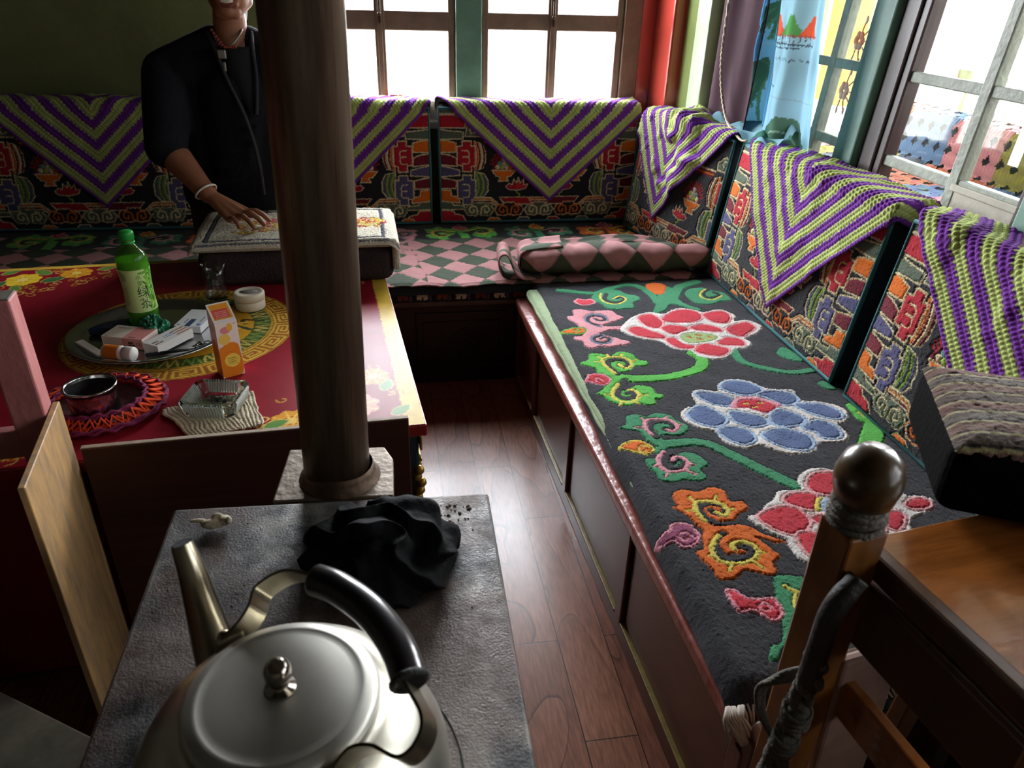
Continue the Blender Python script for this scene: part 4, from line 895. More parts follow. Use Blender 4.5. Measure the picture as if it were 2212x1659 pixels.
b = MB(); sq = lambda h, z, r=.012: [(x*h, y*h, z) for x, y in [(-1+r/h, -1), (1-r/h, -1), (1, -1+r/h), (1, 1-r/h), (1-r/h, 1), (-1+r/h, 1), (-1, 1-r/h), (-1, -1+r/h)]]
tb = bmesh.new(); rings = [[tb.verts.new(p) for p in sq(h, z)] for h, z in ((.050, 0), (.057, .006), (.063, .036), (.061, .040), (.050, .039), (.044, .014), (.040, .009))]
for a_, b_ in zip(rings, rings[1:]):
    for k in range(8): tb.faces.new((a_[k], a_[(k+1) % 8], b_[(k+1) % 8], b_[k]))
tb.faces.new(rings[0][::-1]); tb.faces.new(rings[-1]); b.add(tb)
b.build('dish', M_GLASS, t)
for s_ in range(4):
    b = MB()
    for k in range(13): x = -.038+k*.0063; b.tube([(x, -.0582, .006), (x, -.0645, .036)], .0029, 6, M=RZ(s_*math.pi/2))
    b.build('ribs', M_RIB, t)
b = MB()
for k in range(50): x, y = random.uniform(-.034, .034), random.uniform(-.034, .034); b.box((x, y, .009), (x+random.uniform(.003, .009), y+random.uniform(.003, .008), .011+random.uniform(0, .004)), .001, 1)
o = b.build('ash', mat('cigarette_ash', '#55524c', .95, noise=.5, nscale=300), t); tag(o, kind='stuff')
# crocheted ring mat with a tin can
t = thing('crochet_ring_mat', 'red and orange crocheted ring mat with purple edges around a tin can', 'mat', (-.690, 1.622, ZT+.002))
M_MAG = mat('purple_red_yarn', '#7a1f4a', .9, noise=.3, nscale=200); M_ORY = mat('orange_red_yarn', '#e2481c', .85, noise=.25, nscale=200)
for r, z, n_ in ((.142, .010, 'outer_edge'), (.100, .024, 'inner_edge')):
    b = MB(); pts = [((r+.004*math.sin(k*2.2))*math.cos(k*2*math.pi/70), (r+.004*math.sin(k*2.2))*math.sin(k*2*math.pi/70), z+.003*math.sin(k*1.7)) for k in range(70)]; b.tube(pts, .0042, 7, closed=True)
    pts = [((r-.003+.004*math.cos(k*2.2))*math.cos(k*2*math.pi/70), (r-.003+.004*math.cos(k*2.2))*math.sin(k*2*math.pi/70), z+.004+.003*math.cos(k*1.7)) for k in range(70)]; b.tube(pts, .0034, 7, closed=True); b.build(n_, M_MAG, t)
b = MB()
for q in range(2):
    b.tube([((.105 if (k+q) % 2 else .136)*math.cos((k+.25*q)*2*math.pi/60), (.105 if (k+q) % 2 else .136)*math.sin((k+.25*q)*2*math.pi/60), (.020 if (k+q) % 2 else .010)+.004*q) for k in range(60)], .0048, 7, closed=True)
b.tube([((.121+.004*math.sin(k*3))*math.cos(k*2*math.pi/80), (.121+.004*math.sin(k*3))*math.sin(k*2*math.pi/80), .008) for k in range(80)], .008, 8, closed=True); b.build('zigzag_band', M_ORY, t)
b = MB(); b.lathe([(0, .002), (.09, .002), (.10, .006)], 40, caps=(False, False)); b.build('centre', mat('dark_red_knit', '#4a1014', .9, bump=.4, bscale=200), t)
b = MB(); rp_ = [(.001, .0), (.049, .0), (.051, .003)]+[(.0515-.0006*(k % 2), .008+k*.006) for k in range(9)]+[(.052, .066), (.0555, .068), (.0565, .071), (.0555, .074), (.052, .0735), (.0505, .070), (.0495, .006), (.001, .006)]
b.lathe(rp_, 64, caps=(True, True)); o = b.build('tin_can', M_TIN, None, (-.688, 1.588, ZT+.0055)); tag(o, 'shiny open tin can standing inside the crocheted ring mat', 'can')
b = MB(); b.lathe([(.001, .010), (.0488, .010), (.0500, .064)], 48, caps=(False, False)); b.build('dark_inside', mat('tin_inside_black', '#0c0c0d', .6), o)  # black liner added to darken the inside of the can
# mug and jar
M_MUG = pane_mat('clear_mug_glass', (.93, .95, .95))
t = thing('glass_mug', 'clear glass mug with a small handle behind the white jar', 'mug', (-.546, 2.275, ZT+.001))
b = MB(); b.lathe([(.001, .0), (.030, 0), (.036, .006), (.038, .03), (.034, .055), (.032, .075), (.036, .115), (.0345, .115), (.0305, .075), (.0325, .055), (.036, .03), (.034, .010), (.001, .008)], 48); b.build('mug_body', M_MUG, t)
b = MB(); b.tube(spline([(.010, -.033, .075), (.016, -.052, .074), (.018, -.056, .055), (.016, -.052, .034), (.010, -.036, .030)], 6), .0045, 10); b.build('handle', M_MUG, t)
t = thing('cream_jar', 'round cream plastic jar with a screw lid beside the glass mug', 'jar', (-.437, 2.20, ZT+.001))
M_JAR = mat('cream_plastic', '#d9ccb4', .45)
b = MB(); b.lathe([(.001, 0), (.040, 0), (.044, .004), (.0445, .026), (.042, .029), (.001, .029)], 48); b.build('jar_body', M_JAR, t)
b = MB(); b.lathe([(.042, .029), (.0455, .030), (.046, .048), (.0435, .052), (.036, .0525), (.035, .0515), (.001, .0515)], 48); l_ = b.build('lid', M_JAR, t)
b = MB(); b.lathe([(.001, .0518), (.028, .0519), (.028, .0522), (.001, .0523)], 32, M=Matrix.Diagonal((1, .6, 1, 1))); b.build('sticker', mat('grey_sticker', '#7d7a74', .6, noise=.6, nscale=60), l_)
# things on the tray
def small_box(name, label, cat, loc, rz, dims, col, draw=None, rx=0, ry=0):
    o = thing(name, label, cat, loc, (rx, ry, rz)); w, d, h = dims
    b = MB(); b.box((-w/2, -d/2, 0), (w/2, d/2, h), .001, 1); b.build('box_body', mat(name+'_card', col, .5), o)
    if draw:
        c = Canvas(w, d, .001, col, .1); draw(c); grid_mesh('top_print', np.stack([c.X0-w/2, c.Y0-d/2, np.full(c.X0.shape, h+.0005)], -1), PRINT, o, c.c)
    return o
def d1(c): c.rect(c.W*.52, 0, c.W, c.H, '#d98d88'); c.rect(.012, .058, .05, .061, '#8a7a72'); c.rect(.012, .053, .04, .055, '#a09088'); c.rect(.075, .006, .095, .010, '#5a2a2a'); c.rect(.006, .006, .014, .009, '#8a7a72')
o = small_box('pink_white_box', 'pink and off-white medicine box lying on the tray in front of the bottle', 'box', (-.716, 1.968, ZR), rad(-18), (.118, .074, .030), '#e2d2c6', d1)
b = MB(); b.box((.0, -.0374, .002), (.0585, -.0368, .028), 0); b.build('side_print', mat('pink_card', '#e0a09c', .5), o)
me = text_mesh('CE', .012)
for v in me.vertices: v.co = (.048+v.co.x, -.0378, .015+v.co.y)
link('lettering', me, M_TXT, o)
b = MB(); b.box((.018, -.0379, .009), (.036, -.0375, .013), 0); b.box((.018, -.0379, .015), (.032, -.0375, .020), 0); b.build('print_bar', M_TXT, o)
def d2(c):
    for k in range(3): c.rect(c.W*.62, c.H*(.15+.25*k), c.W, c.H*(.24+.25*k), '#a0563c')
    for k in range(7): c.rect(.006+(k % 4)*.007, .008+(k//4)*.012, .011+(k % 4)*.007, .016+(k//4)*.012, '#5a4a44')
    c.rect(.05, .03, .085, .034, '#7a9ac0'); c.rect(.045, .022, .09, .025, '#7a9ac0')
small_box('striped_box', 'narrow white medicine packet with brown and blue stripes leaning on the pink box', 'box', (-.612, 1.944, ZR+.002), rad(58), (.125, .052, .024), '#e8e2dc', d2)
def d3(c): c.rect(.0, .03, .05, .046, '#3f4f70'); c.rect(.008, .006, .02, .016, '#3a6fb8'); c.rect(.006, .062, .012, .07, '#40485a'); c.rect(.03, .012, .07, .016, '#8a93a8'); c.rect(.02, .052, .05, .056, '#7a8296')
small_box('white_blue_box', 'white medicine box with dark blue print at the back of the tray', 'box', (-.568, 2.075, ZR), rad(78), (.118, .075, .020), '#e3e2e4', d3)
t = thing('pill_bottle', 'small orange and white pill bottle lying on its side at the tray edge', 'bottle', (-.752, 1.870, ZR+.022), (rad(90), 0, rad(73)))
b = MB(); b.lathe([(.001, 0), (.017, 0), (.019, .003), (.019, .05), (.017, .054)], 6 if False else 28); b.build('bottle_body', mat('white_plastic', '#e6dcd4', .4), t)
b = MB(); b.lathe([(.0193, .006), (.0193, .046)], 28, caps=(False, False)); b.build('label', mat('orange_label', '#d9771e', .5), t)
b = MB(); b.lathe([(.015, .054), (.0185, .056), (.0185, .080), (.0175, .083), (.001, .083)], 28); b.build('cap', mat('white_cap', '#efe9e2', .4), t)
b = MB(); b.box((0, -.011, 0), (.12, .011, .005), .002, M=RY(rad(-3))); o = b.build('plastic_strip', mat('white_packet', '#ddd4c8', .5), None, (-.846, 1.962, ZR+.010), (0, rad(5), rad(-46))); tag(o, 'white flat plastic strip leaning on the tray rim by the pill bottle', 'strip')
b = MB(); P = [(.055*math.cos(a)*(1+.3*math.sin(3*a)), .030*math.sin(a)) for a in np.linspace(0, 6.28, 18, endpoint=False)]; b.prism(P, 0, .02, bev=.006)
o = b.build('blue_pouch', mat('navy_foil', '#12243f', .3, noise=.2, bump=.4, bscale=40), None, (-.785, 2.052, ZR), (0, 0, rad(35))); tag(o, 'dark blue crumpled pouch behind the pink medicine box on the tray', 'pouch')
def crumple(name, r, h, mats, seed, n=(90, 40), amp=.3, fq=3.0, sx=1, sy=1, fold=(1, 1, 1), folds=0):
    U, V = np.meshgrid(np.linspace(0, 2*np.pi, n[0]), np.linspace(0, 1, n[1])); ph = V*np.pi*.5
    D = np.stack([np.cos(U)*np.cos(ph), np.sin(U)*np.cos(ph), np.sin(ph)], -1); k = np.zeros(U.shape)
    for j in range(U.shape[0]):
        for i in range(U.shape[1]):
            p = Vector(D[j, i]*np.array(fold))*fq+Vector((seed, seed*1.7, 0)); a = 1-abs(mnoise.noise(p))*2.2; c_ = 1-abs(mnoise.noise(p*2.1+Vector((5, 2, 1))))*2.2; k[j, i] = a*.6+c_*.35+.4*mnoise.noise(p*.6)
            if folds: q_ = Vector(D[j, i]); F = folds*(q_.x*.8+q_.y*.45+q_.z*.5)+3.2*mnoise.noise(q_*1.3+Vector((seed, 0, 2)))+1.1*mnoise.noise(q_*3.1+Vector((1, seed, 0))); k[j, i] = .4+(.62*(1-abs(math.sin(F)))**.8-.25)+.9*mnoise.noise(q_*1.6+Vector((seed, 4, 1)))
    k[:, -1] = k[:, 0]; rr = 1+amp*(k-.4)
    P = np.stack([D[..., 0]*r*rr*sx, D[..., 1]*r*rr*sy, np.maximum(0, D[..., 2]*h*rr)+.0005], -1)
    return grid_mesh(name, P, mats, None)
o = crumple('plastic_bag', .042, .042, mat('green_plastic_film', '#2f8f68', .25, trans=.3, spec=.6), 3.1, (70, 30), .5, 2.6); o.location = (-.672, 2.022, ZR+.002); tag(o, 'crumpled green plastic bag on the tray in front of the bottle', 'bag')
b = MB()
for k in range(3): b.tube([(.012*k+.012*math.cos(a), .006*k+.012*math.sin(a), .004+.002*k) for a in np.linspace(0, 6.2, 14)], .0016, 6, closed=True)
b.box((.01, -.02, .002), (.018, .03, .0045), .001, M=RZ(.5)); b.box((-.01, -.03, .004), (-.002, .02, .0065), .001, M=RZ(-.4)); o = b.build('keys', mat('key_metal', '#9a968a', .25, 1), None, (-.535, 1.915, ZR)); tag(o, 'bunch of metal keys and rings on the tray next to the carton', 'keys')
b = MB(); b.tube([(0, 0, 0), (.12, 0, 0)], .0045, 12); b.tube([(.12, 0, 0), (.135, 0, 0)], [.0045, .001], 12); o = b.build('pen', mat('black_pen', '#15181a', .3), None, (-.655, 1.872, ZR+.005), (0, 0, rad(14))); tag(o, 'black pen lying along the front rim of the tray', 'pen')
# carpet bundle with cream rug at the far end of the table
b = MB(); b.box((-.305, -.19, 0), (.315, .19, .118), .035, 5); o = b.build('folded_carpet', mat('dark_folded_carpet', '#1c1c20', .95, noise=.25, nscale=14, c2='#3f2c2c', bump=.5, bscale=150), None, (-.318, 2.565, ZT+.002), (0, 0, rad(2)))
tag(o, 'dark folded carpet bundle lying on the far end of the red table', 'carpet')
b = MB(); b.tube([(.3155, -.01+.035*math.cos(a)*.8, .055+.035*math.sin(a)) for a in np.linspace(0, 6.28, 16, endpoint=False)], .006, 6, closed=True); b.ball((.314, -.01, .055), .03, scale=(.12, .8, 1)); b.build('woven_flower', mat('dusky_red_wool', '#5f3230', .95), o)
cv = Canvas(.66, .40, .0025, '#cfc4ae', .4)
cv.stroke([(.05, .035), (.61, .035), (.61, .365), (.05, .365)], .013, '#3c3c4c', closed=True); cv.stroke([(.0, .012), (.66, .012)], .006, '#6a6a74')
for cx_, sc in ((.20, 1), (.56, .55), (.33, 1.1)):
    for k in range(46):
        a = random.random()*6.28; r = random.random()**.6*.085*sc; x, y = cx_+r*math.cos(a)*1.1, .20+r*math.sin(a)*1.3; cv.stroke([(x, y), (x+random.uniform(-.02, .02), y+random.uniform(-.018, .018)), (x+random.uniform(-.03, .03), y+random.uniform(-.02, .02))], .009, random.choice(('#d9b83a', '#cfae30', '#c43a3a', '#e07a2a', '#b02a34', '#e3c95a')), 4)
cv.poly([(.262, .14), (.278, .14), (.278, .175), (.262, .175)], '#d8d8dc'); cv.rect(.266, .145, .269, .17, '#3a3f50'); cv.rect(.272, .145, .275, .17, '#3a3f50')
cv.groove(.002); X = cv.X0-.33; Y = cv.Y0-.20; Z = .028+cv.h+.0015*fbm(cv.X0, cv.Y0, 220, 71, 1)+.003*fbm(cv.X0, cv.Y0, 8, 72)
ex = np.clip((X-.285)/.045, 0, 1); ew = np.clip((-X-.305)/.025, 0, 1); ey = np.clip((-Y-.18)/.02, 0, 1); eb = np.clip((Y-.18)/.02, 0, 1); Z = Z-.032*ex**2-.018*ew**2-.018*ey**2-.018*eb**2
o = grid_mesh('rug', np.stack([X, Y, Z], -1), WOOL, None, cv.c); o.location = (-.312, 2.562, ZT+.125); o.rotation_euler = (0, 0, rad(2)); tag(o, 'cream rug with dark border and yellow-red flowers folded on the dark bundle', 'rug')
b = MB(); b.box((-.322, -.192, -.004), (.322, .192, .024), .013, 4); b.box((.305, -.188, -.085), (.330, .188, .012), .011, 3); b.build('rug_edge', mat('cream_rug_side', '#c4b9a4', .95, noise=.2, nscale=90, bump=.6, bscale=200), o)
# ================================================================ stove, pipe, kettle, left-hand boards, seat with finials
M_IRON = mat('sooty_cast_iron', '#626160', .38, metal=.5, spec=.6, noise=.55, nscale=8, c2='#2b2826', bump=.12, bscale=130, detail=14)
def sooty():
    m = mat('sooty_cast_iron', '#555555', .4, metal=.25, spec=.6, bump=.22, bscale=330); n = m.node_tree.nodes; L = m.node_tree.links; b = n['Principled BSDF']
    t = n.new('ShaderNodeTexCoord')
    def nz(sc, d, off=0):
        q = n.new('ShaderNodeTexNoise'); q.inputs['Scale'].default_value = sc; q.inputs['Detail'].default_value = d; q.inputs['Roughness'].default_value = .6; k = n.new('ShaderNodeMapping'); k.inputs['Location'].default_value = (off, off, 0); L.new(t.outputs['Object'], k.inputs[0]); L.new(k.outputs[0], q.inputs['Vector']); return q.outputs['Fac']
    def ramp(src, *st):
        r = n.new('ShaderNodeValToRGB'); e = r.color_ramp.elements
        while len(e) < len(st): e.new(.5)
        for el, (p, c) in zip(e, st): el.position = p; el.color = (*lin(c), 1)
        L.new(src, r.inputs[0]); return r.outputs[0]
    a = ramp(nz(7.5, 14), (.42, '#0c0c0c'), (.475, '#1f1f20'), (.52, '#3f3f3f'), (.57, '#62605d'), (.62, '#7a766f'))
    br = ramp(nz(4, 8, 7), (.44, '#000000'), (.56, '#d0d0d0')); x = n.new('ShaderNodeMixRGB'); x.inputs[2].default_value = (*lin('#57443a'), 1); L.new(br, x.inputs[0]); L.new(a, x.inputs[1])
    sp = ramp(nz(210, 2, 3), (.66, '#000000'), (.74, '#909090')); y = n.new('ShaderNodeMixRGB'); y.inputs[2].default_value = (*lin('#a09d98'), 1); L.new(sp, y.inputs[0]); L.new(x.outputs[0], y.inputs[1]); L.new(y.outputs[0], b.inputs['Base Color'])  # pale specks paint tiny reflections into the colour of the top
    r = n.new('ShaderNodeMapRange'); r.inputs[1].default_value = .35; r.inputs[2].default_value = .65; r.inputs[3].default_value = .32; r.inputs[4].default_value = .65; L.new(nz(30, 8, 2), r.inputs[0]); L.new(r.outputs[0], b.inputs['Roughness']); return m
M_IRON = sooty()
M_SOOT = mat('black_stove_side', '#141312', .7, noise=.3)
t = thing('stove', 'iron stove with a wide sooty speckled top standing in front of the table', 'stove', (-.12, .6, 0))
TOP = [(-.268, .474), (.266, .455), (.245, -.45), (-.262, -.45)]
b = MB(); b.prism(TOP, .720, .750, bev=.005); b.build('stove_top', M_IRON, t)
b = MB(); b.box((-.225, -.40, .02), (.205, .40, .721), .01); b.build('stove_body', M_SOOT, t)
b = MB(); b.prism([(-.108, .478), (.100, .470), (.101, .585), (.085, .628), (-.095, .640)], .728, .748, bev=.003); b.build('flue_shelf', mat('rusty_flue_plate', '#57483c', .5, metal=.4, noise=.4, nscale=12, c2='#7a6a56', bump=.25, bscale=60), t)
b = MB(); b.tube([(.02+.10*math.cos(a), -.05+.10*math.sin(a), .7505) for a in np.linspace(0, 2*math.pi, 60, endpoint=False)], .0012, 5, closed=True); b.tube([(.0+.17*math.cos(a), -.06+.17*math.sin(a), .7503) for a in np.linspace(0, 2*math.pi, 60, endpoint=False)], .0012, 5, closed=True); b.build('ring_joint', M_SOOT, t)
for k, (x, y) in enumerate(((-.2, .36), (.18, .36), (-.2, -.36), (.18, -.36))):
    b = MB(); b.box((x-.02, y-.02, 0), (x+.02, y+.02, .03), .004); b.build('leg', M_SOOT, t)
b = MB()
for k in range(90):
    x = random.gauss(.155, .045); y = random.gauss(.405, .022)
    if y < .452 and x < .25: r = random.uniform(.0012, .004); b.ball((x, y, .7505), r, u=6, v=4, scale=(1, 1, .5))
for k in range(70):
    x = random.uniform(-.24, .24); y = random.uniform(-.3, .44); r = random.uniform(.0008, .0022); b.ball((x, y, .7503), r, u=6, v=4, scale=(1, 1, .5))
tag(b.build('rust_crumbs', mat('rust_crumbs', '#5a4438', .9, noise=.5, nscale=300), t), kind='stuff')
M_PIPEM = mat('rust_brown_stove_pipe', '#85725c', .34, metal=.55, noise=.5, nscale=12, stretch=(1.8, 1.8, .10), c2='#4a3a30', bump=.15, bscale=50)
o = thing('stove_pipe', 'tall round rust-brown stove pipe rising from the stove to the ceiling', 'pipe', (-.120, 1.142, .748), (0, rad(1.2), 0))
b = MB(); b.lathe([(.0585, .0), (.0585, .9), (.0600, .902), (.0600, 1.79)], 64, caps=(True, True)); b.build('pipe_shaft', M_PIPEM, o)
b = MB(); b.lathe([(.073, .0), (.072, .003), (.066, .007), (.0625, .018), (.0600, .028), (.059, .028)], 64, caps=(False, False), M=T(.005, 0, 0)); b.build('collar', mat('rusty_collar', '#54402f', .55, metal=.4, noise=.4, nscale=14, bump=.3, bscale=50), o)
# kettle
M_ALU = mat('worn_aluminium', '#c4c0b2', .33, metal=1, noise=.08, nscale=14, bump=.05, bscale=9); M_ALU2 = mat('brassy_strap', '#a39a84', .28, metal=1, noise=.1, nscale=20)
KX, KY, KZ = -.130, .520, .751
t = thing('kettle', 'large worn aluminium kettle with a folded black-gripped handle on the stove', 'kettle', (KX, KY, KZ))
b = MB(); b.lathe([(.001, 0), (.148, 0), (.158, .004), (.163, .014), (.165, .040), (.162, .075), (.152, .105), (.136, .132), (.118, .152), (.104, .162), (.098, .165), (.096, .168), (.001, .168)], 96); b.build('kettle_body', M_ALU, t)
b = MB(); b.lathe([(.092, .168), (.094, .170), (.0945, .176), (.090, .180), (.083, .182), (.0795, .1835), (.0785, .183), (.07, .1845), (.04, .1865), (.001, .187)], 96, caps=(False, False)); l_ = b.build('lid', mat('matt_aluminium_lid', '#c9c6bd', .5, metal=1, noise=.06, nscale=18), t)
b = MB(); b.lathe([(.0155, .187), (.0150, .189), (.009, .191), (.0082, .196), (.010, .201), (.013, .206), (.0135, .212), (.011, .219), (.006, .223), (.001, .2235)], 40); b.build('knob', mat('polished_knob', '#9a938a', .15, metal=1), l_)
ax = Vector((.58, -.814, 0)); nn = Vector((.814, .58, 0)); tilt = rad(31)
def hp(a, d): return ax*a+nn*(d*math.cos(tilt))+Vector((0, 0, .168+d*math.sin(tilt)))
HP = [(-.109, -.012), (-.104, .014), (-.108, .036), (-.120, .056), (-.106, .086), (-.074, .102), (-.040, .112), (.014, .117), (.066, .110), (.104, .094), (.140, .084), (.152, .066), (.147, .046), (.118, .036), (.102, .018), (.105, -.012)]
pn = Vector((-nn.x*math.sin(tilt), -nn.y*math.sin(tilt), math.cos(tilt)))
strap = [(-1, -.12), (1, -.12), (1, .12), (-1, .12)]
S = spline([tuple(hp(*p)) for p in HP], 8)
b = MB(); b.tube(S, .0150, sec=strap, up=pn); b.build('handle_strap', M_ALU2, t)
g = [hp(*p) for p in HP[5:10]]; G = spline([tuple(p) for p in g], 10)
b = MB(); b.tube(G, [.0150]+[.0175]*(len(G)-2)+[.0155], 20); h = b.build('handle_grip', mat('black_bakelite', '#191517', .28, spec=.6, noise=.3, nscale=30, coat=.3), t)
b = MB(); q = G[-4:]; b.tube([tuple(p) for p in q], [.017, .0205, .0195, .015], 14); b.build('melted_end', mat('burnt_plastic', '#0f0d0d', .6, bump=.8, bscale=150), h)
for k, (a, d) in enumerate(((-.113, -.004), (.107, -.004))):
    p = hp(a, d); sgn = -1 if a < 0 else 1
    b = MB(); b.box((-.016, -.004, -.030), (.016, .004, .012), .004, 3, M=Matrix.Translation(p-ax*sgn*.008) @ ax.to_track_quat('Y', 'Z').to_matrix().to_4x4()); b.ball(p+ax*sgn*.004, .0085, scale=(1, 1, 1)); b.build('handle_lug', M_ALU2, t)
sd = (-ax).normalized(); SP = [(.118, .050), (.152, .075), (.172, .110), (.182, .155), (.190, .205), (.204, .240)]
S = spline([tuple(sd*r+Vector((0, 0, z))) for r, z in SP], 8); N_ = len(S); rs = [.043-.0315*(i/(N_-1))**.55 for i in range(N_)]
b = MB(); b.tube(S, rs, 28, cap=False); b.build('spout', M_ALU2, t); b = MB(); b.tube(S[-7:], [r*.86 for r in rs[-7:]], 20); b.build('spout_mouth', mat('dark_spout_inside', '#0b0a0a', .8), t)
# black rag
o = crumple('black_rag', .098, .085, mat('black_cloth', '#050506', .8, spec=.12, noise=.3, nscale=40, bump=.7, bscale=28), 11.3, (260, 110), .30, 1.7, 1.12, 1.0, folds=5.2); o.location = (-.042, .905, .751); o.rotation_euler = (0, 0, .4); tag(o, 'crumpled black cloth rag on the far edge of the stove top', 'rag')
b = MB()
for k, (x, y, r, s) in enumerate(((0, 0, .012, (1.6, .8, .8)), (.018, .004, .010, (1, 1.1, 1)), (-.022, .006, .007, (1.8, .6, .5)), (.006, .010, .008, (1.2, .7, .9)), (.026, -.004, .006, (.8, 1, 1.4)))): b.ball((x, y, .008), r, u=10, v=8, scale=s)
bm_ = b
o = remesh('bone_scrap', lambda m: [m.ball((x, y, .009+.002*k), r, scale=s) for k, (x, y, r, s) in enumerate(((0, 0, .012, (1.6, .8, .7)), (.018, .004, .010, (1, 1.1, .8)), (-.024, .006, .007, (1.9, .6, .5)), (.006, .010, .008, (1.2, .7, .9)), (.027, -.004, .006, (.8, 1, 1.2))))], .0016, mat('pale_bone', '#b5a78c', .7, noise=.4, nscale=120), None, 1); o.location = (-.312, 1.012, .752); tag(o, 'small pale bone scrap lying near the corner of the stove top', 'bone')
bm_.bm.free()
# boards and post at the left of the stove
M_PLY = mat('scorched_plywood', '#d6a564', .55, noise=.35, nscale=14, stretch=(1, 2.2, .6), c2='#8a7258', bump=.15, bscale=60)
b = MB(); b.box((-.012, -.155, 0), (0, .142, .80), .0015, 1); o = b.build('plywood_board', M_PLY, None, (-.640, 1.247, 0), (0, 0, rad(9.4))); tag(o, 'tan scorched plywood board standing on edge beside the stove', 'board')
t = thing('pink_post', 'square timber post with worn pink paint behind the plywood board', 'post', (-.702, 1.350, 0), (0, 0, rad(8)))
M_PINKP = mat('worn_pink_paint', '#d08a86', .6, noise=.35, nscale=11, stretch=(1, 1, .5), c2='#a9605e', bump=.25, bscale=50)
b = MB(); b.box((-.028, -.022, 0), (.030, .030, 1.035), .004); b.box((-.026, -.020, 1.03), (.028, .028, 1.0365), .001, mi=1); b.build('post_shaft', [M_PINKP, mat('grey_end_grain', '#6a6258', .8, noise=.3, nscale=60)], t)
b = MB(); b.box((-.34, .000, 1.10-.06), (-.030, .028, 1.10), .004); b.build('cross_rail', M_PINKP, t)
b = MB(); b.box((-.34, .0, .70), (-.030, .028, .76), .004); b.build('cross_rail', M_PINKP, t)
b = MB(); b.box((-.36, .002, 0), (-.32, .030, 1.15), .004); b.build('back_upright', M_PINKP, t)
b = MB(); b.box((-.20, -.14, 0), (.10, .14, .34), .008); b.box((-.205, -.145, .335), (.105, .145, .352), .004); o = b.build('coal_box', mat('dusty_grey_box', '#91897a', .7, noise=.35, nscale=12), None, (-.705, .87, 0), (0, 0, rad(-32))); tag(o, 'low dusty grey box on the floor at the left of the stove', 'box')
# wooden seat with finials at the right
M_SEAT = mat('varnished_amber_wood', '#a8642a', .25, spec=.5, noise=.45, nscale=5, stretch=(.6, 3, 3), c2='#6e3c16', coat=.4, bump=.1, bscale=30)
M_SEATD = mat('dark_amber_wood', '#5c3718', .4, noise=.4, nscale=6, stretch=(1, 3, .6), c2='#36200f')
CTH = rad(8)
t = thing('wooden_chair', 'varnished amber wooden chair frame with ball finials and a wide flat top', 'chair', (.635, .713, .124), (0, 0, CTH)); t.scale = (.92, .92, .92)
b = MB(); b.box((.02, -.30, .786), (.56, .02, .806), .004); b.build('top_board', M_SEAT, t)
b = MB(); b.box((-.006, -.32, .768), (.022, .0, .812), .006); b.box((-.002, -.32, .744), (.016, 0, .760), .004); b.build('edge_moulding', M_SEATD, t)
b = MB(); b.box((.0, -.32, .63), (.022, .0, .745), .004); b.build('upper_rail', M_SEATD, t)
b = MB(); b.box((.004, -.32, .47), (.026, -.01, .55), .004); b.build('lower_rail', M_SEAT, t)
M_BALL = mat('chipped_dark_finial', '#1f1813', .3, noise=.25, nscale=22, c2='#4f3a1c', coat=.2)
for nm, (x, y), zt, rb in (('post', (-.038, .0), .862, .047), ('post', (.012, -.345), .800, .040)):
    b = MB(); b.box((x-.034, y-.034, -.1345), (x+.034, y+.034, zt), .005); p = b.build(nm, mat('amber_post', '#a5682c', .35, noise=.35, nscale=9, stretch=(1, 1, .3), c2='#4a2c14', coat=.2), t)
    b = MB(); b.lathe([(.034, zt-.002), (.030, zt+.008), (.022, zt+.014), (.021, zt+.030), (.028, zt+.036), (rb*.85, zt+.045), (rb, zt+.075), (rb*1.0, zt+.088), (rb*.85, zt+.112), (rb*.5, zt+.128), (.001, zt+.132)], 40, M=T(x, y, 0)); b.build('finial', M_BALL, p)
b = MB(); b.box((-.02, -.02, -.13), (.10, .0, .60), .006, M=T(.04, -.02, 0) @ RY(rad(-3))); b.build('leg', mat('lit_pink_brown_board', '#8f6f62', .6, noise=.3, nscale=8), t)['label'] = 'paler pinkish brown leg board catching the light'  # paler colour carries the light falling on this board
for x, y, a in ((.09, -.03, 6), (.30, -.02, -5)):
    b = MB(); b.box((-.02, -.016, -.13), (.02, .016, .52), .004, M=T(x+.05, y, 0) @ RY(rad(a))); b.build('leg', M_SEATD, t)
b = MB(); b.box((.03, -.02, .50), (.55, .006, .57), .004); b.build('rear_rail', M_SEATD, t)
b = MB(); b.box((.54, -.34, -.1345), (.60, -.28, .79), .006); b.build('leg', M_SEATD, t); b = MB(); b.box((.54, -.16, -.1345), (.60, -.10, .79), .006); b.build('leg', M_SEATD, t)
# rope around the finial, down the post
M_ROPE = mat('grey_brown_cord', '#5f584f', .85, noise=.35, nscale=120, bump=.6, bscale=160); M_LEA = mat('dark_leather_strap', '#2b2622', .6, noise=.3, nscale=30, bump=.4, bscale=60)
t = thing('rope', 'thick twisted grey-brown rope wound below the finial and hanging down the chair post', 'rope', (.600, .709, .915)); t.scale = (.92, .92, .92)
b = MB()
for k in range(9):
    z = .004+k*.0052; r = .036-.004*abs(k-3)/4+.004*math.sin(k*2.3); b.tube([(r*math.cos(a), r*math.sin(a), z+.004*math.sin(a+k)) for a in np.linspace(0, 6.283, 26, endpoint=False)], .0048, 7, closed=True)
b.build('neck_winding', M_ROPE, t)
path = spline([(-.01, -.055, -.055), (-.045, -.066, -.10), (-.052, -.07, -.17), (-.054, -.07, -.26)], 8); b = MB(); b.tube(path, [.016]*4+[.0175]*(len(path)-4), 14); b.build('leather_strap', M_LEA, t)
path = spline([(-.045, -.068, -.20), (-.057, -.07, -.30), (-.062, -.07, -.38), (-.070, -.07, -.46), (-.078, -.07, -.56), (-.085, -.07, -.70)], 16)
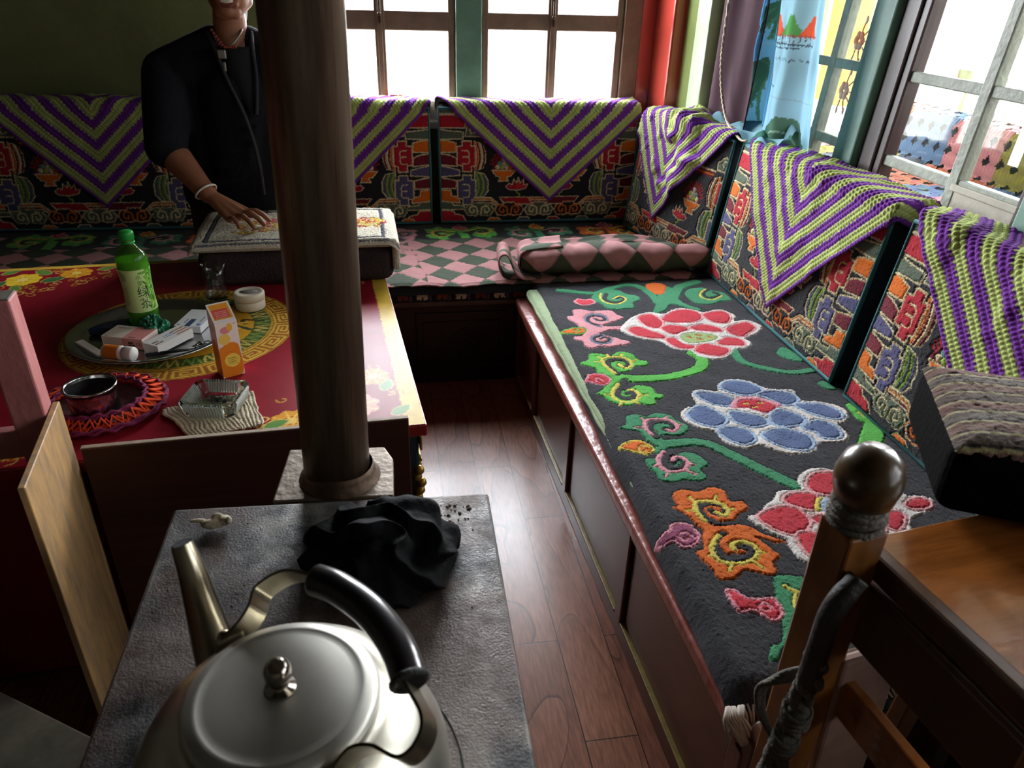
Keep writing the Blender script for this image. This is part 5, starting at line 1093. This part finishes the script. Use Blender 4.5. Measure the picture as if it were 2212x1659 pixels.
for s in range(3):
    b = MB(); L_ = []
    for i, p in enumerate(path): a = i*.42+s*2.094; L_.append((p[0]+.0115*math.cos(a), p[1]+.0115*math.sin(a), p[2]+.003*math.sin(i*1.3)))
    b.tube(L_, [.0095+.002*math.sin(i*.9+s) for i in range(len(L_))], 9); b.build('strand', M_ROPE, t)
b = MB()
for k in range(4): b.tube(spline([(-.030, -.04, -.255-k*.008), (-.068-.003*k, -.03, -.275-k*.006), (-.078-.004*k, -.01, -.33), (-.074-.002*k, -.02, -.385), (-.060, -.055, -.42)], 6), .0052, 7)
b.build('side_loop', M_ROPE, t)
b = MB(); 
for kx, ky, kz, kr in ((-.060, -.075, -.315, .021), (-.066, -.076, -.375, .019), (-.073, -.076, -.455, .018)):
    b = MB(); b.ball((kx, ky, kz), kr, scale=(1.05, .9, 1.1))
    for j in range(3): b.tube([(kx+kr*1.02*math.cos(a), ky+kr*.95*math.sin(a), kz+(j-1)*kr*.5+.3*kr*math.sin(a)) for a in np.linspace(0, 6.283, 18, endpoint=False)], .004, 6, closed=True)
    b.build('knot', M_ROPE, t)

# striped pillow
cv = Canvas(.42, .30, .003, '#6e5a50', .5); k = ((cv.X0*-.1+cv.Y0)/.034); ph = k % 4
for i, c in enumerate(('#5f5048', '#7a5f56', '#6a6058', '#74544c')): cv.c[(ph >= i) & (ph < i+1)] = lin(c)
cv.c[(k % 1) < .16] = lin('#a89c74'); cv.c[((k % 1) > .16) & ((k % 1) < .3)] = lin('#2c2624')
t = thing('pillow', 'dark box pillow with a striped brown and cream top resting on the chair', 'pillow', (.789, .768, .872), (0, 0, rad(-26))); t.scale = (.92, .92, .92)
b = MB(); b.box((-.015, -.012, .0), (.41, .30, .128), .03, 5); b.build('pillow_body', mat('black_velvet', '#080707', .9, spec=.05, noise=.2, bump=.2, bscale=90), t)
ex = np.minimum(np.minimum(cv.X0, .42-cv.X0), np.minimum(cv.Y0, .30-cv.Y0)); Z = .131+.012*(1-np.exp(-ex/.05))-.016*np.exp(-ex/.012)+.0015*fbm(cv.X0, cv.Y0, 200, 3, 1)
grid_mesh('striped_top', np.stack([cv.X0-.012, cv.Y0-.006, Z], -1), WOOL, t, cv.c)
b = MB(); b.box((-.09, -.07, 0), (.09, .07, .27), .02, 3); b.box((-.0905, -.0705, .05), (-.08, .0705, .24), .002, mi=1); 
o = b.build('blue_bag', [mat('blue_woven_plastic', '#3f6fb8', .5, noise=.3, nscale=60), mat('white_printed_side', '#cfd3d6', .5)], None, (1.00, .655, 0), (0, 0, rad(20))); tag(o, 'blue and white woven plastic bag on the floor under the chair', 'bag')
# ================================================================ person kneeling behind the table
t = thing('person', 'smiling person in a dark open jacket pressing one hand on the cream rug', 'person', (-.50, 2.90, .47))
O_ = Vector((.50, -2.90, -.47))
M_SKIN = mat('skin', '#8f5d43', .5, spec=.4, noise=.08, nscale=25, bump=.08, bscale=150)
V3 = Vector
RS, RE, RW = V3((-.730, 2.885, 1.238)), V3((-.735, 2.725, 1.03)), V3((-.600, 2.612, .895))
LS, LE, LW = V3((-.290, 2.885, 1.265)), V3((-.235, 2.77, 1.02)), V3((-.245, 2.64, .865))
def hand(m, wr, K, Tp, th, rise=.016):
    """palm plus five fingers"""
    pc = sum(K, V3())/4
    for k, r in zip(K, (.0145, .015, .0145, .013)):
        capsule(m, wr+(k-wr)*.12, .0205, k, r, 12)
    for k, tip, r in zip(K, Tp, (.0098, .0102, .0097, .0087)):
        d = tip-k; m1 = k+d*.45+V3((0, 0, rise)); m2 = k+d*.76+V3((0, 0, rise*.75))
        capsule(m, k, r*1.12, m1, r, 12); capsule(m, m1, r, m2, r*.93, 12); capsule(m, m2, r*.93, tip, r*.8, 12)
    capsule(m, th[0], .014, th[1], .0108, 12); capsule(m, th[1], .0108, th[2], .0088, 12)
def body(m):
    # right and left arm
    capsule(m, RS, .05, RE, .041); capsule(m, RE, .049, RE.lerp(RW, .3), .049); capsule(m, RE.lerp(RW, .3), .049, RW, .0305)
    capsule(m, LS, .05, LE, .041); capsule(m, LE, .0425, LE.lerp(LW, .3), .043); capsule(m, LE.lerp(LW, .3), .043, LW, .0275)
    hand(m, RW, [V3((-.478, 2.572, .846)), V3((-.490, 2.549, .848)), V3((-.507, 2.531, .844)), V3((-.527, 2.520, .836))],
         [V3((-.405, 2.552, .820)), V3((-.416, 2.508, .819)), V3((-.446, 2.480, .819)), V3((-.488, 2.474, .819))], [V3((-.56, 2.60, .868)), V3((-.515, 2.612, .838)), V3((-.47, 2.600, .822))])
    hand(m, LW, [V3((-.285, 2.575, .842)), V3((-.262, 2.560, .845)), V3((-.238, 2.560, .843)), V3((-.215, 2.570, .836))],
         [V3((-.315, 2.510, .819)), V3((-.280, 2.485, .819)), V3((-.240, 2.485, .819)), V3((-.200, 2.505, .819))], [V3((-.27, 2.63, .86)), V3((-.31, 2.60, .838)), V3((-.335, 2.565, .822))])
    # torso, neck, head
    capsule(m, (-.515, 2.90, .90), .12, (-.51, 2.89, 1.12), .13, 24); capsule(m, (-.60, 2.885, 1.22), .075, (-.42, 2.885, 1.22), .075); capsule(m, (-.66, 2.885, 1.27), .05, (-.36, 2.885, 1.27), .05)
    capsule(m, (-.51, 2.885, 1.26), .062, (-.495, 2.86, 1.43), .052, 24)
    m.ball((-.485, 2.860, 1.560), .1, scale=(.86, 1.0, 1.12), u=32, v=24); m.ball((-.482, 2.826, 1.487), .075, scale=(.86, .95, .85), u=28, v=20)
    capsule(m, (-.510, 2.795, 1.438), .022, (-.466, 2.792, 1.438), .022); m.ball((-.486, 2.785, 1.440), .026, scale=(1.2, .9, .8))
    for s in (-1, 1):
        capsule(m, (-.482+s*.047, 2.845, 1.470), .024, (-.484+s*.022, 2.800, 1.438), .021); m.ball((-.480+s*.040, 2.785, 1.515), .026); m.ball((-.480+s*.087, 2.865, 1.545), .022, scale=(.35, .7, 1.2))
        m.ball((-.478+s*.032, 2.768, 1.560), .013); capsule(m, (-.478+s*.014, 2.764, 1.578), .010, (-.478+s*.05, 2.778, 1.580), .008)
    capsule(m, (-.478, 2.768, 1.565), .010, (-.476, 2.748, 1.520), .013); m.ball((-.489, 2.757, 1.513), .010); m.ball((-.463, 2.757, 1.513), .010)
    capsule(m, (-.508, 2.770, 1.476), .009, (-.450, 2.768, 1.478), .009); capsule(m, (-.504, 2.772, 1.458), .009, (-.455, 2.769, 1.460), .009)
    # thighs, shins
    for s in (-1, 1):
        h, k, f = V3((-.515+s*.09, 2.92, .84)), V3((-.52+s*.11, 2.905, .545)), V3((-.52+s*.10, 3.27, .525))
        capsule(m, h, .082, k, .058); capsule(m, k, .055, f, .036); capsule(m, f, .033, f+V3((0, .12, -.01)), .026)
bd = remesh('body', body, .0034, M_SKIN, None, 9, .5); bd.data.transform(Matrix.Translation(O_)); bd.parent = t
def child(name, fn, vx, m, it=4):
    o = remesh(name, fn, vx, m, None, it); o.data.transform(Matrix.Translation(O_)); o.parent = t; return o
M_JKT = mat('dark_navy_cloth', '#17181c', .9, spec=.2, noise=.2, nscale=60, bump=.3, bscale=90)
def jacket(m):
    capsule(m, (-.515, 2.91, .83), .150, (-.515, 2.90, 1.0), .150, 28); capsule(m, (-.515, 2.90, 1.0), .150, (-.512, 2.895, 1.17), .145, 28)
    capsule(m, (-.645, 2.90, .84), .105, (-.62, 2.895, 1.19), .095); capsule(m, (-.385, 2.90, .84), .105, (-.40, 2.895, 1.19), .095)
    capsule(m, (-.655, 2.89, 1.255), .088, (-.37, 2.89, 1.255), .088); capsule(m, (-.60, 2.895, 1.315), .050, (-.42, 2.895, 1.315), .050); capsule(m, (-.565, 2.885, 1.352), .045, (-.71, 2.885, 1.262), .070); capsule(m, (-.45, 2.885, 1.352), .045, (-.31, 2.885, 1.265), .070)
    for S_, E_, W_ in ((RS, RE, RW), (LS, LE, LW)):
        capsule(m, S_, .082, S_.lerp(E_, .5), .078); capsule(m, S_.lerp(E_, .5), .078, E_+(E_-S_)*.02, .068)
        d = (W_-E_).normalized(); capsule(m, E_-d*.0, .064, E_+d*.03, .058)
        for k in range(3): capsule(m, S_.lerp(E_, .45+.2*k)+V3((.02, -.05, .01)), .022, S_.lerp(E_, .5+.2*k)+V3((-.05, -.01, -.01)), .018)
    for k in range(5): capsule(m, (-.60+.02*k, 2.775, .90+.06*k), .018, (-.50+.02*k, 2.755, .93+.05*k), .012)
jk = child('jacket', jacket, .0065, M_JKT, 6)
b = MB(); b.tube(spline([(-.575, 2.86, 1.375), (-.548, 2.80, 1.335), (-.515, 2.765, 1.24), (-.470, 2.735, 1.13), (-.445, 2.735, 1.0), (-.440, 2.738, .86)], 8), .0065, 10); b.tube(spline([(-.430, 2.86, 1.375), (-.425, 2.80, 1.33), (-.420, 2.768, 1.24), (-.430, 2.74, 1.13)], 8), .0065, 10)
o = b.build('lapel', mat('jacket_edge', '#2a2b2e', .8, noise=.2), jk); o.data.transform(Matrix.Translation(O_))
U, Vv = np.meshgrid(np.linspace(0, 1, 14), np.linspace(0, 1, 24)); xl = -.548+.10*Vv; xr = -.425-.01*Vv; X = xl+(xr-xl)*U; Z = 1.335-.21*Vv; Y = 2.805-.062*Vv**.8-.018*np.sin(np.pi*U)*(1-Vv)
o = grid_mesh('shirt', np.stack([X, Y, Z], -1)+np.array(O_), mat('black_shirt', '#0f1013', .9), t); s = o.modifiers.new('s', 'SOLIDIFY'); s.thickness = .03; s.offset = 1 
def skirt(m):
    capsule(m, (-.62, 2.93, .80), .125, (-.64, 2.925, .60), .105); capsule(m, (-.41, 2.93, .80), .125, (-.40, 2.925, .60), .105); capsule(m, (-.52, 2.93, .80), .12, (-.52, 2.925, .60), .11)
    capsule(m, (-.64, 2.93, .575), .085, (-.63, 3.25, .565), .075); capsule(m, (-.40, 2.93, .575), .085, (-.41, 3.25, .565), .075); capsule(m, (-.52, 2.96, .57), .08, (-.52, 3.25, .56), .07)
sk = child('skirt', skirt, .008, mat('dark_ribbed_skirt', '#242428', .9, noise=.5, nscale=9, stretch=(.4, .4, 9), bump=.3, bscale=40), 6)
M_HAIR = mat('black_hair', '#0d0b0a', .5, noise=.3, nscale=80, stretch=(1, 1, .1))
def hair(m):
    m.ball((-.487, 2.885, 1.600), .110, scale=(.90, .98, 1.0), u=32, v=24); capsule(m, (-.487, 2.955, 1.55), .06, (-.49, 2.97, 1.42), .035); capsule(m, (-.49, 2.985, 1.44), .028, (-.50, 3.035, 1.10), .018)
    for s in (-1, 1): capsule(m, (-.485+s*.078, 2.845, 1.62), .018, (-.485+s*.086, 2.875, 1.55), .012)
child('hair', hair, .005, M_HAIR, 3)
M_LIP = mat('lips', '#7a3a34', .4); M_TEETH = mat('teeth', '#d9d0c0', .3)
b = MB(); b.tube(spline([(-.515, 2.776, 1.477), (-.498, 2.764, 1.480), (-.480, 2.7605, 1.4785), (-.462, 2.763, 1.481), (-.444, 2.774, 1.480)], 6), [.003]*3+[.005]*18+[.003]*4, 8); b.tube(spline([(-.513, 2.777, 1.474), (-.497, 2.766, 1.461), (-.480, 2.762, 1.456), (-.463, 2.765, 1.462), (-.446, 2.775, 1.476)], 6), [.003]*3+[.006]*18+[.003]*4, 8); o = b.build('lips', M_LIP, t); o.data.transform(Matrix.Translation(O_))
b = MB(); b.tube(spline([(-.503, 2.7685, 1.4720), (-.492, 2.7620, 1.4700), (-.480, 2.7600, 1.4690), (-.468, 2.7615, 1.4705), (-.457, 2.7680, 1.4730)], 6), [.0025]*3+[.0052]*18+[.0025]*4, 10); o = b.build('teeth', M_TEETH, t); o.data.transform(Matrix.Translation(O_))
for s in (-1, 1):
    b = MB(); b.ball((-.478+s*.032, 2.7575, 1.559), .0105, scale=(1.3, .6, .65)); b.ball((-.478+s*.032, 2.7520, 1.558), .005, mi=1, scale=(1, .5, 1)); o = b.build('eye', [M_TEETH, M_HAIR], t); o.data.transform(Matrix.Translation(O_))
b = MB(); d = (RW-RE).normalized(); c = RW-d*.012; q = d.to_track_quat('Z', 'Y').to_matrix().to_4x4()
b.tube([(.038*math.cos(a), .036*math.sin(a), .004*math.sin(a)) for a in np.linspace(0, 6.283, 40, endpoint=False)], .0034, 10, closed=True, M=Matrix.Translation(c) @ q); o = b.build('bangle', mat('white_bangle', '#e0d8c8', .25, spec=.6), t); o.data.transform(Matrix.Translation(O_))
b = MB(); b.tube(spline([(-.555, 2.835, 1.385), (-.540, 2.805, 1.36), (-.520, 2.785, 1.335), (-.498, 2.785, 1.335), (-.47, 2.80, 1.36), (-.455, 2.83, 1.385)], 6), .0035, 7); b.box((-.534, 2.764, 1.300), (-.506, 2.774, 1.328), .004, M=None); b.box((-.520, 2.756, 1.262), (-.510, 2.764, 1.292), .003)
for k in range(12): b.ball((-.553+.007*k, 2.828-.009*min(k, 5.5), 1.382-.0085*min(k, 5.5)), .0055, u=8, v=6, mi=1)
o = b.build('necklace', [mat('silver_pendant', '#8a857a', .4, metal=.6), mat('red_coral_beads', '#7a2a1c', .5)], t); o.data.transform(Matrix.Translation(O_))
# ================================================================ curtains, cord, sill things, the glazed porch outside
def thin_cloth(name, tl_=.5, rough=.9):
    m = bpy.data.materials.new(name); m.use_nodes = True; n = m.node_tree.nodes; L = m.node_tree.links; n.clear()
    o = n.new('ShaderNodeOutputMaterial'); a = n.new('ShaderNodeAttribute'); a.attribute_name = 'Col'; d = n.new('ShaderNodeBsdfDiffuse'); r = n.new('ShaderNodeBsdfTranslucent'); x = n.new('ShaderNodeMixShader'); x.inputs[0].default_value = tl_
    L.new(a.outputs['Color'], d.inputs[0]); L.new(a.outputs['Color'], r.inputs[0]); L.new(d.outputs[0], x.inputs[1]); L.new(r.outputs[0], x.inputs[2]); L.new(x.outputs[0], o.inputs[0]); return m
M_THIN = thin_cloth('thin_printed_curtain', .45); M_VEIL = thin_cloth('thin_yellow_curtain', .6)
# maroon cloth beside the pier
U, Z = np.meshgrid(np.linspace(0, 1, 90), np.linspace(0, 1, 80)); y = 3.62-.66*U; z = .97+1.5*Z
X = 1.462+.018*np.sin(U*9+Z*1.5)+.010*np.sin(U*23)-.03*np.clip(1-Z*3, 0, 1)*U
c = np.empty(U.shape+(3,)); c[:] = lin('#402630'); c *= (1+.1*fbm(U, Z, 6, 3))[..., None]
o = grid_mesh('maroon_curtain', np.stack([X, y, z], -1), CLOTH, None, c); s = o.modifiers.new('t', 'SOLIDIFY'); s.thickness = .004; tag(o, 'plain dark maroon curtain hanging between the painted pier and the blue curtain', 'curtain')
b = MB()
for s_ in range(2):
    P = spline([(1.425, 3.27, 2.2), (1.42, 3.25, 1.5), (1.418, 3.222, 1.25), (1.415, 3.10, 1.075), (1.40, 2.91, 1.02), (1.405, 2.85, 1.02)], 30); b.tube([(p[0]+.003*math.cos(i*.9+s_*math.pi), p[1]+.003*math.sin(i*.9+s_*math.pi), p[2]) for i, p in enumerate(P)], .0036, 7)
o = b.build('twisted_cord', mat('cream_cord', '#c9b8a0', .8, noise=.2, nscale=200)); tag(o, 'thin cream twisted cord hanging in front of the maroon curtain', 'cord')
# blue palm curtain: two folds
def curtain_canvas(W, Hh, bg): return Canvas(W, Hh, .004, bg, .3)
DK, DK2 = '#2f5a50', '#3d6a58'
def frond(cv, x, y, R, spread=(20, 200), drop=.5):
    for a in np.linspace(*spread, 6):
        a = rad(a); P = [(x, y)]
        for k in range(1, 7): q = k/6; P.append((x+R*q*math.cos(a), y+R*q*math.sin(a)-R*drop*q*q))
        for i in range(6):
            px, py = P[i+1]; cv.stroke([P[i], P[i+1]], .02, DK)
            for e in (-.02, .0, .02): cv.stroke([(px, py), (px+e*.6, py-.045*(1-i/9))], .008, DK2)
def blue_panel(name, y0t, y0b, y1t, y1b, z0, z1, xb, folds, draw, W, parent, bg, seed, hem=0):
    cv = curtain_canvas(W, z1-z0, bg); draw(cv); cv.c *= (1+.05*fbm(cv.X0, cv.Y0, 8, seed))[..., None]
    f = cv.X0/W; k = cv.Y0/(z1-z0); kk = np.clip((cv.Y0)/.55, 0, 1); ya = y0b+(y0t-y0b)*kk; yb = y1b+(y1t-y1b)*kk
    Y = ya+(yb-ya)*f; X = xb+folds*(.5+.5*np.sin(f*8.5+seed+k*.8))+.008*np.sin(f*21+seed)+.012*fbm(f, k, 4, seed+3)
    Zz = z0+cv.Y0+hem*f*(1-kk)
    o = grid_mesh(name, np.stack([X, Y, Zz], -1), M_THIN, parent, cv.c); return o
t = thing('blue_curtain', 'light blue curtain printed with palm trees and huts bunched by the side window', 'curtain', (0, 0, 0))
def dA(cv):
    cv.stroke([(.20, .62), (.215, 1.5)], .018, '#4f8a7a'); frond(cv, .24, .52, .10, (200, 330), .25); cv.stroke([(.235, .0), (.20, .12), (.19, .25)], .018, DK2); frond(cv, .22, .26, .13, (100, 230), .7); cv.rect(0, .36, .4, .364, '#6fa0bd')
def dB(cv):
    for x, c in ((.07, '#b8503c'), (.155, '#4f8a50'), (.245, '#c4553c')): cv.poly([(x-.055, .425), (x-.02, .48), (x-.012, .495), (x+.012, .495), (x+.022, .475), (x+.058, .425)], c); 
    cv.stroke([(.01, .424), (.30, .43)], .005, '#8a4a40'); 
    for k in range(16): cv.stroke([(.02+k*.018, .424), (.018+k*.018, .398)], .004, '#4f4a52')
    cv.stroke([(.02, .398), (.29, .40)], .005, '#3f4a58'); cv.stroke([(.05, .385), (.2, .388)], .004, '#3f4a58')
    for k in range(10): x = .02+k*.026; cv.stroke([(x, .345+.004*math.sin(k*3)), (x+.008, .352), (x+.016, .345)], .003, '#4a5560')
    for x, y in ((.03, .29), (.05, .31), (.06, .285)): cv.disc((x, y), .014, '#b5655c')
    cv.stroke([(.03, .265), (.10, .25)], .006, '#4f7a60'); frond(cv, .19, .105, .15, (10, 170), .9); cv.poly([(.10, .10), (.16, .15), (.25, .14), (.29, .05), (.27, -.02), (.14, .02)], '#4a6a5a', 4); cv.stroke([(.12, .09), (.2, .10), (.26, .03)], .006, '#8aa898', 4); cv.rect(0, .215, .4, .218, '#7f9aaa')
    for k in range(28): cv.rect(.0, .5+k*.03, .012, .515+k*.03, '#5f8296')
pA = blue_panel('window_side_fold', 3.10, 3.17, 2.90, 2.88, 1.00, 2.4, 1.475, .03, dA, .34, t, '#5b9cc6', 1); 
pB = blue_panel('front_fold', 2.92, 2.90, 2.56, 2.47, .975, 2.4, 1.455, .045, dB, .40, t, '#86afc2', 2)
# hem lying on the cushion top
U, V = np.meshgrid(np.linspace(0, 1, 70), np.linspace(0, 1, 40)); Y = 3.26-.62*U; X = 1.40+.12*V; Z = 1.028+.03*np.abs(fbm(U*2, V*1.2, 2.2, 12, 2))+.025*np.sin(U*9+V*3)**2-.03*(1-V)**2+.02*V
c = np.empty(U.shape+(3,)); c[:] = lin('#8fb8c4'); g = fbm(U, V, 4, 30) > .25; c[g] = lin('#4a7a6c'); grid_mesh('gathered_hem', np.stack([X, Y, Z], -1), M_THIN, t, c)
# tape on the pane
b = MB(); b.box((1.566, 1.70, 1.165), (1.568, 1.735, 1.27), 0, M=None); o = b.build('tape', mat('clear_tape', '#d9dcd8', .3, trans=.6, alpha=.7), w4); o.rotation_euler = (rad(-0), 0, 0)
# sill of the back window
M_WHT = mat('white_enamel', '#e6e0d4', .4)
b = MB(); b.lathe([(.001, 0), (.045, 0), (.065, .05), (.072, .095), (.069, .095), (.060, .05), (.04, .008), (.001, .006)], 40); o = b.build('bowl', M_WHT, None, (-.115, 3.882, .936)); tag(o, 'white bowl on the back window board beside the stove pipe', 'bowl')
o = crumple('red_cloth', .11, .105, mat('crimson_cloth', '#c8203a', .8, noise=.15, bump=.2, bscale=60), 5.5, (90, 36), .22, 2.2, 1.1, .3); o.location = (.055, 3.900, .936); tag(o, 'crimson folded cloth on the back window board behind the white bowl', 'cloth')
o = crumple('white_bag', .13, .10, mat('white_plastic_film', '#efefef', .4, trans=.3), 8.2, (90, 36), .18, 2.0, 1.0, .28); o.location = (.25, 3.900, .936); tag(o, 'white plastic bag on the back window board next to the crimson cloth', 'bag')
# glazed porch: bench wrapped in lattice crochet
t = thing('porch_bench', 'bench in the glazed porch outside the side windows, wrapped in lattice crochet', 'bench', (2.2, 1.8, 0))
b = MB(); b.box((-.42, -1.75, 0), (.16, 1.9, .86), .01); b.box((.16, -1.75, 0), (.30, 1.9, 1.07), .02); b.build('bench_body', mat('grey_green_bench', '#3f4a4a', .8, noise=.2), t)
L_ = 1.25; nx, ny = 160, 560; S_, Yy = np.meshgrid(np.linspace(0, L_, nx), np.linspace(-1.75, 1.9, ny))
pr = np.array([(-.44, .72, 0), (-.435, .85, .13), (-.40, .875, .175), (.10, .885, .68), (.135, .90, .72), (.15, 1.06, .88), (.18, 1.09, .93), (.29, 1.095, 1.04), (.32, 1.04, 1.10), (.325, .88, 1.25)])
X = np.interp(S_, pr[:, 2], pr[:, 0]); Z = np.interp(S_, pr[:, 2], pr[:, 1]); C6 = [lin(h) for h in ('#b8694c', '#3c4c5c', '#8a842c', '#b8787c', '#4a6c90', '#b0603f')]
seat = S_ < .70; band = np.where(seat, np.floor((Yy+S_*.35)/.20), np.floor((Yy+.1)/.30)).astype(int) % 6; c = np.array(C6)[band]
dy = (Yy/.075) % 1-.5; ds = (S_/.075) % 1-.5; hole = (np.abs(dy)+np.abs(ds)) < .34; fan = (np.abs(np.sin(Yy*170))*np.abs(np.sin(S_*60)))
c = c*(.75+.35*fan)[..., None]; Z = Z+.006*fan+.006*fbm(Yy, S_, 8, 40)*seat
kp = ~(hole[:-1, :-1] & hole[1:, 1:]); o = grid_mesh('lattice_crochet', np.stack([X-.006*(S_ > .7)*1, Yy, Z+.004], -1), YARN, None, c, kp); o.location = (2.2, 1.8, 0); tag(o, 'lattice crochet cover in orange, blue, olive and pink bands on the porch bench', 'throw')
def atx(px, py, x):
    v = Vector(((px-1106)/FPX, -(py-829.5)/FPX, 1)); d = cr_*v.x+cu_*v.y+cf_; return Vector((0, 0, H))+d*(x/d.x)
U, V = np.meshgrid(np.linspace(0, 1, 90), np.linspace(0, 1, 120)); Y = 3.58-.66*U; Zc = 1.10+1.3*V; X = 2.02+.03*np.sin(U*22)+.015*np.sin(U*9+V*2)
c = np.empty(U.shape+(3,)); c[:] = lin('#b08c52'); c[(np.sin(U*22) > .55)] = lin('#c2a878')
cvn = Canvas(.62, 1.3, .006, '#e0b23c', 0)
o = grid_mesh('yellow_curtain', np.stack([X, Y, Zc], -1), M_VEIL, None, c); tag(o, 'thin yellow curtain in the porch seen through the side window', 'curtain')
b = MB()
for cx_, cz_ in ((3.14, 1.37), (3.17, 1.17)):
    for k in range(6): a = k*1.05; b.ball((1.974, cx_+.022*math.cos(a), cz_+.022*math.sin(a)), .018, u=10, v=8, scale=(.12, 1, 1))
    for k in range(6): a = 1.9+k*.62; b.tube([(1.972, cx_+.04*math.cos(a), cz_+.04*math.sin(a)), (1.972, cx_+.075*math.cos(a), cz_+.075*math.sin(a))], .003, 6); b.ball((1.973, cx_+.085*math.cos(a), cz_+.085*math.sin(a)), .016, u=8, v=6, scale=(.12, .6, 1))
b.build('printed_rose', mat('brown_rose_print', '#8a6a58', .9), o)
p = atx(2080, 150, 2.75); b = MB(); b.box((-.04, -.03, 0), (.04, .03, 2.5), .006); o = b.build('porch_post', mat('pale_green_post', '#a8b08a', .7, noise=.2), None, (p.x, p.y, -.1)); tag(o, 'pale green porch post seen through the side window', 'post')
b = MB(); b.box((3.1, -1.5, -.1), (3.2, 6.0, .92), 0); struct('wall_porch', b, mat('pale_porch_wall', '#cfcabb', .9, noise=.1))
b = MB(); b.box((1.74, -1.5, 2.50), (3.25, 6.0, 2.58), 0); struct('light_block_roof', b, mat('sky_blocking_boards', '#a59a80', .8, noise=.1))  # opaque unseen roof, added to cut sky light through the side windows
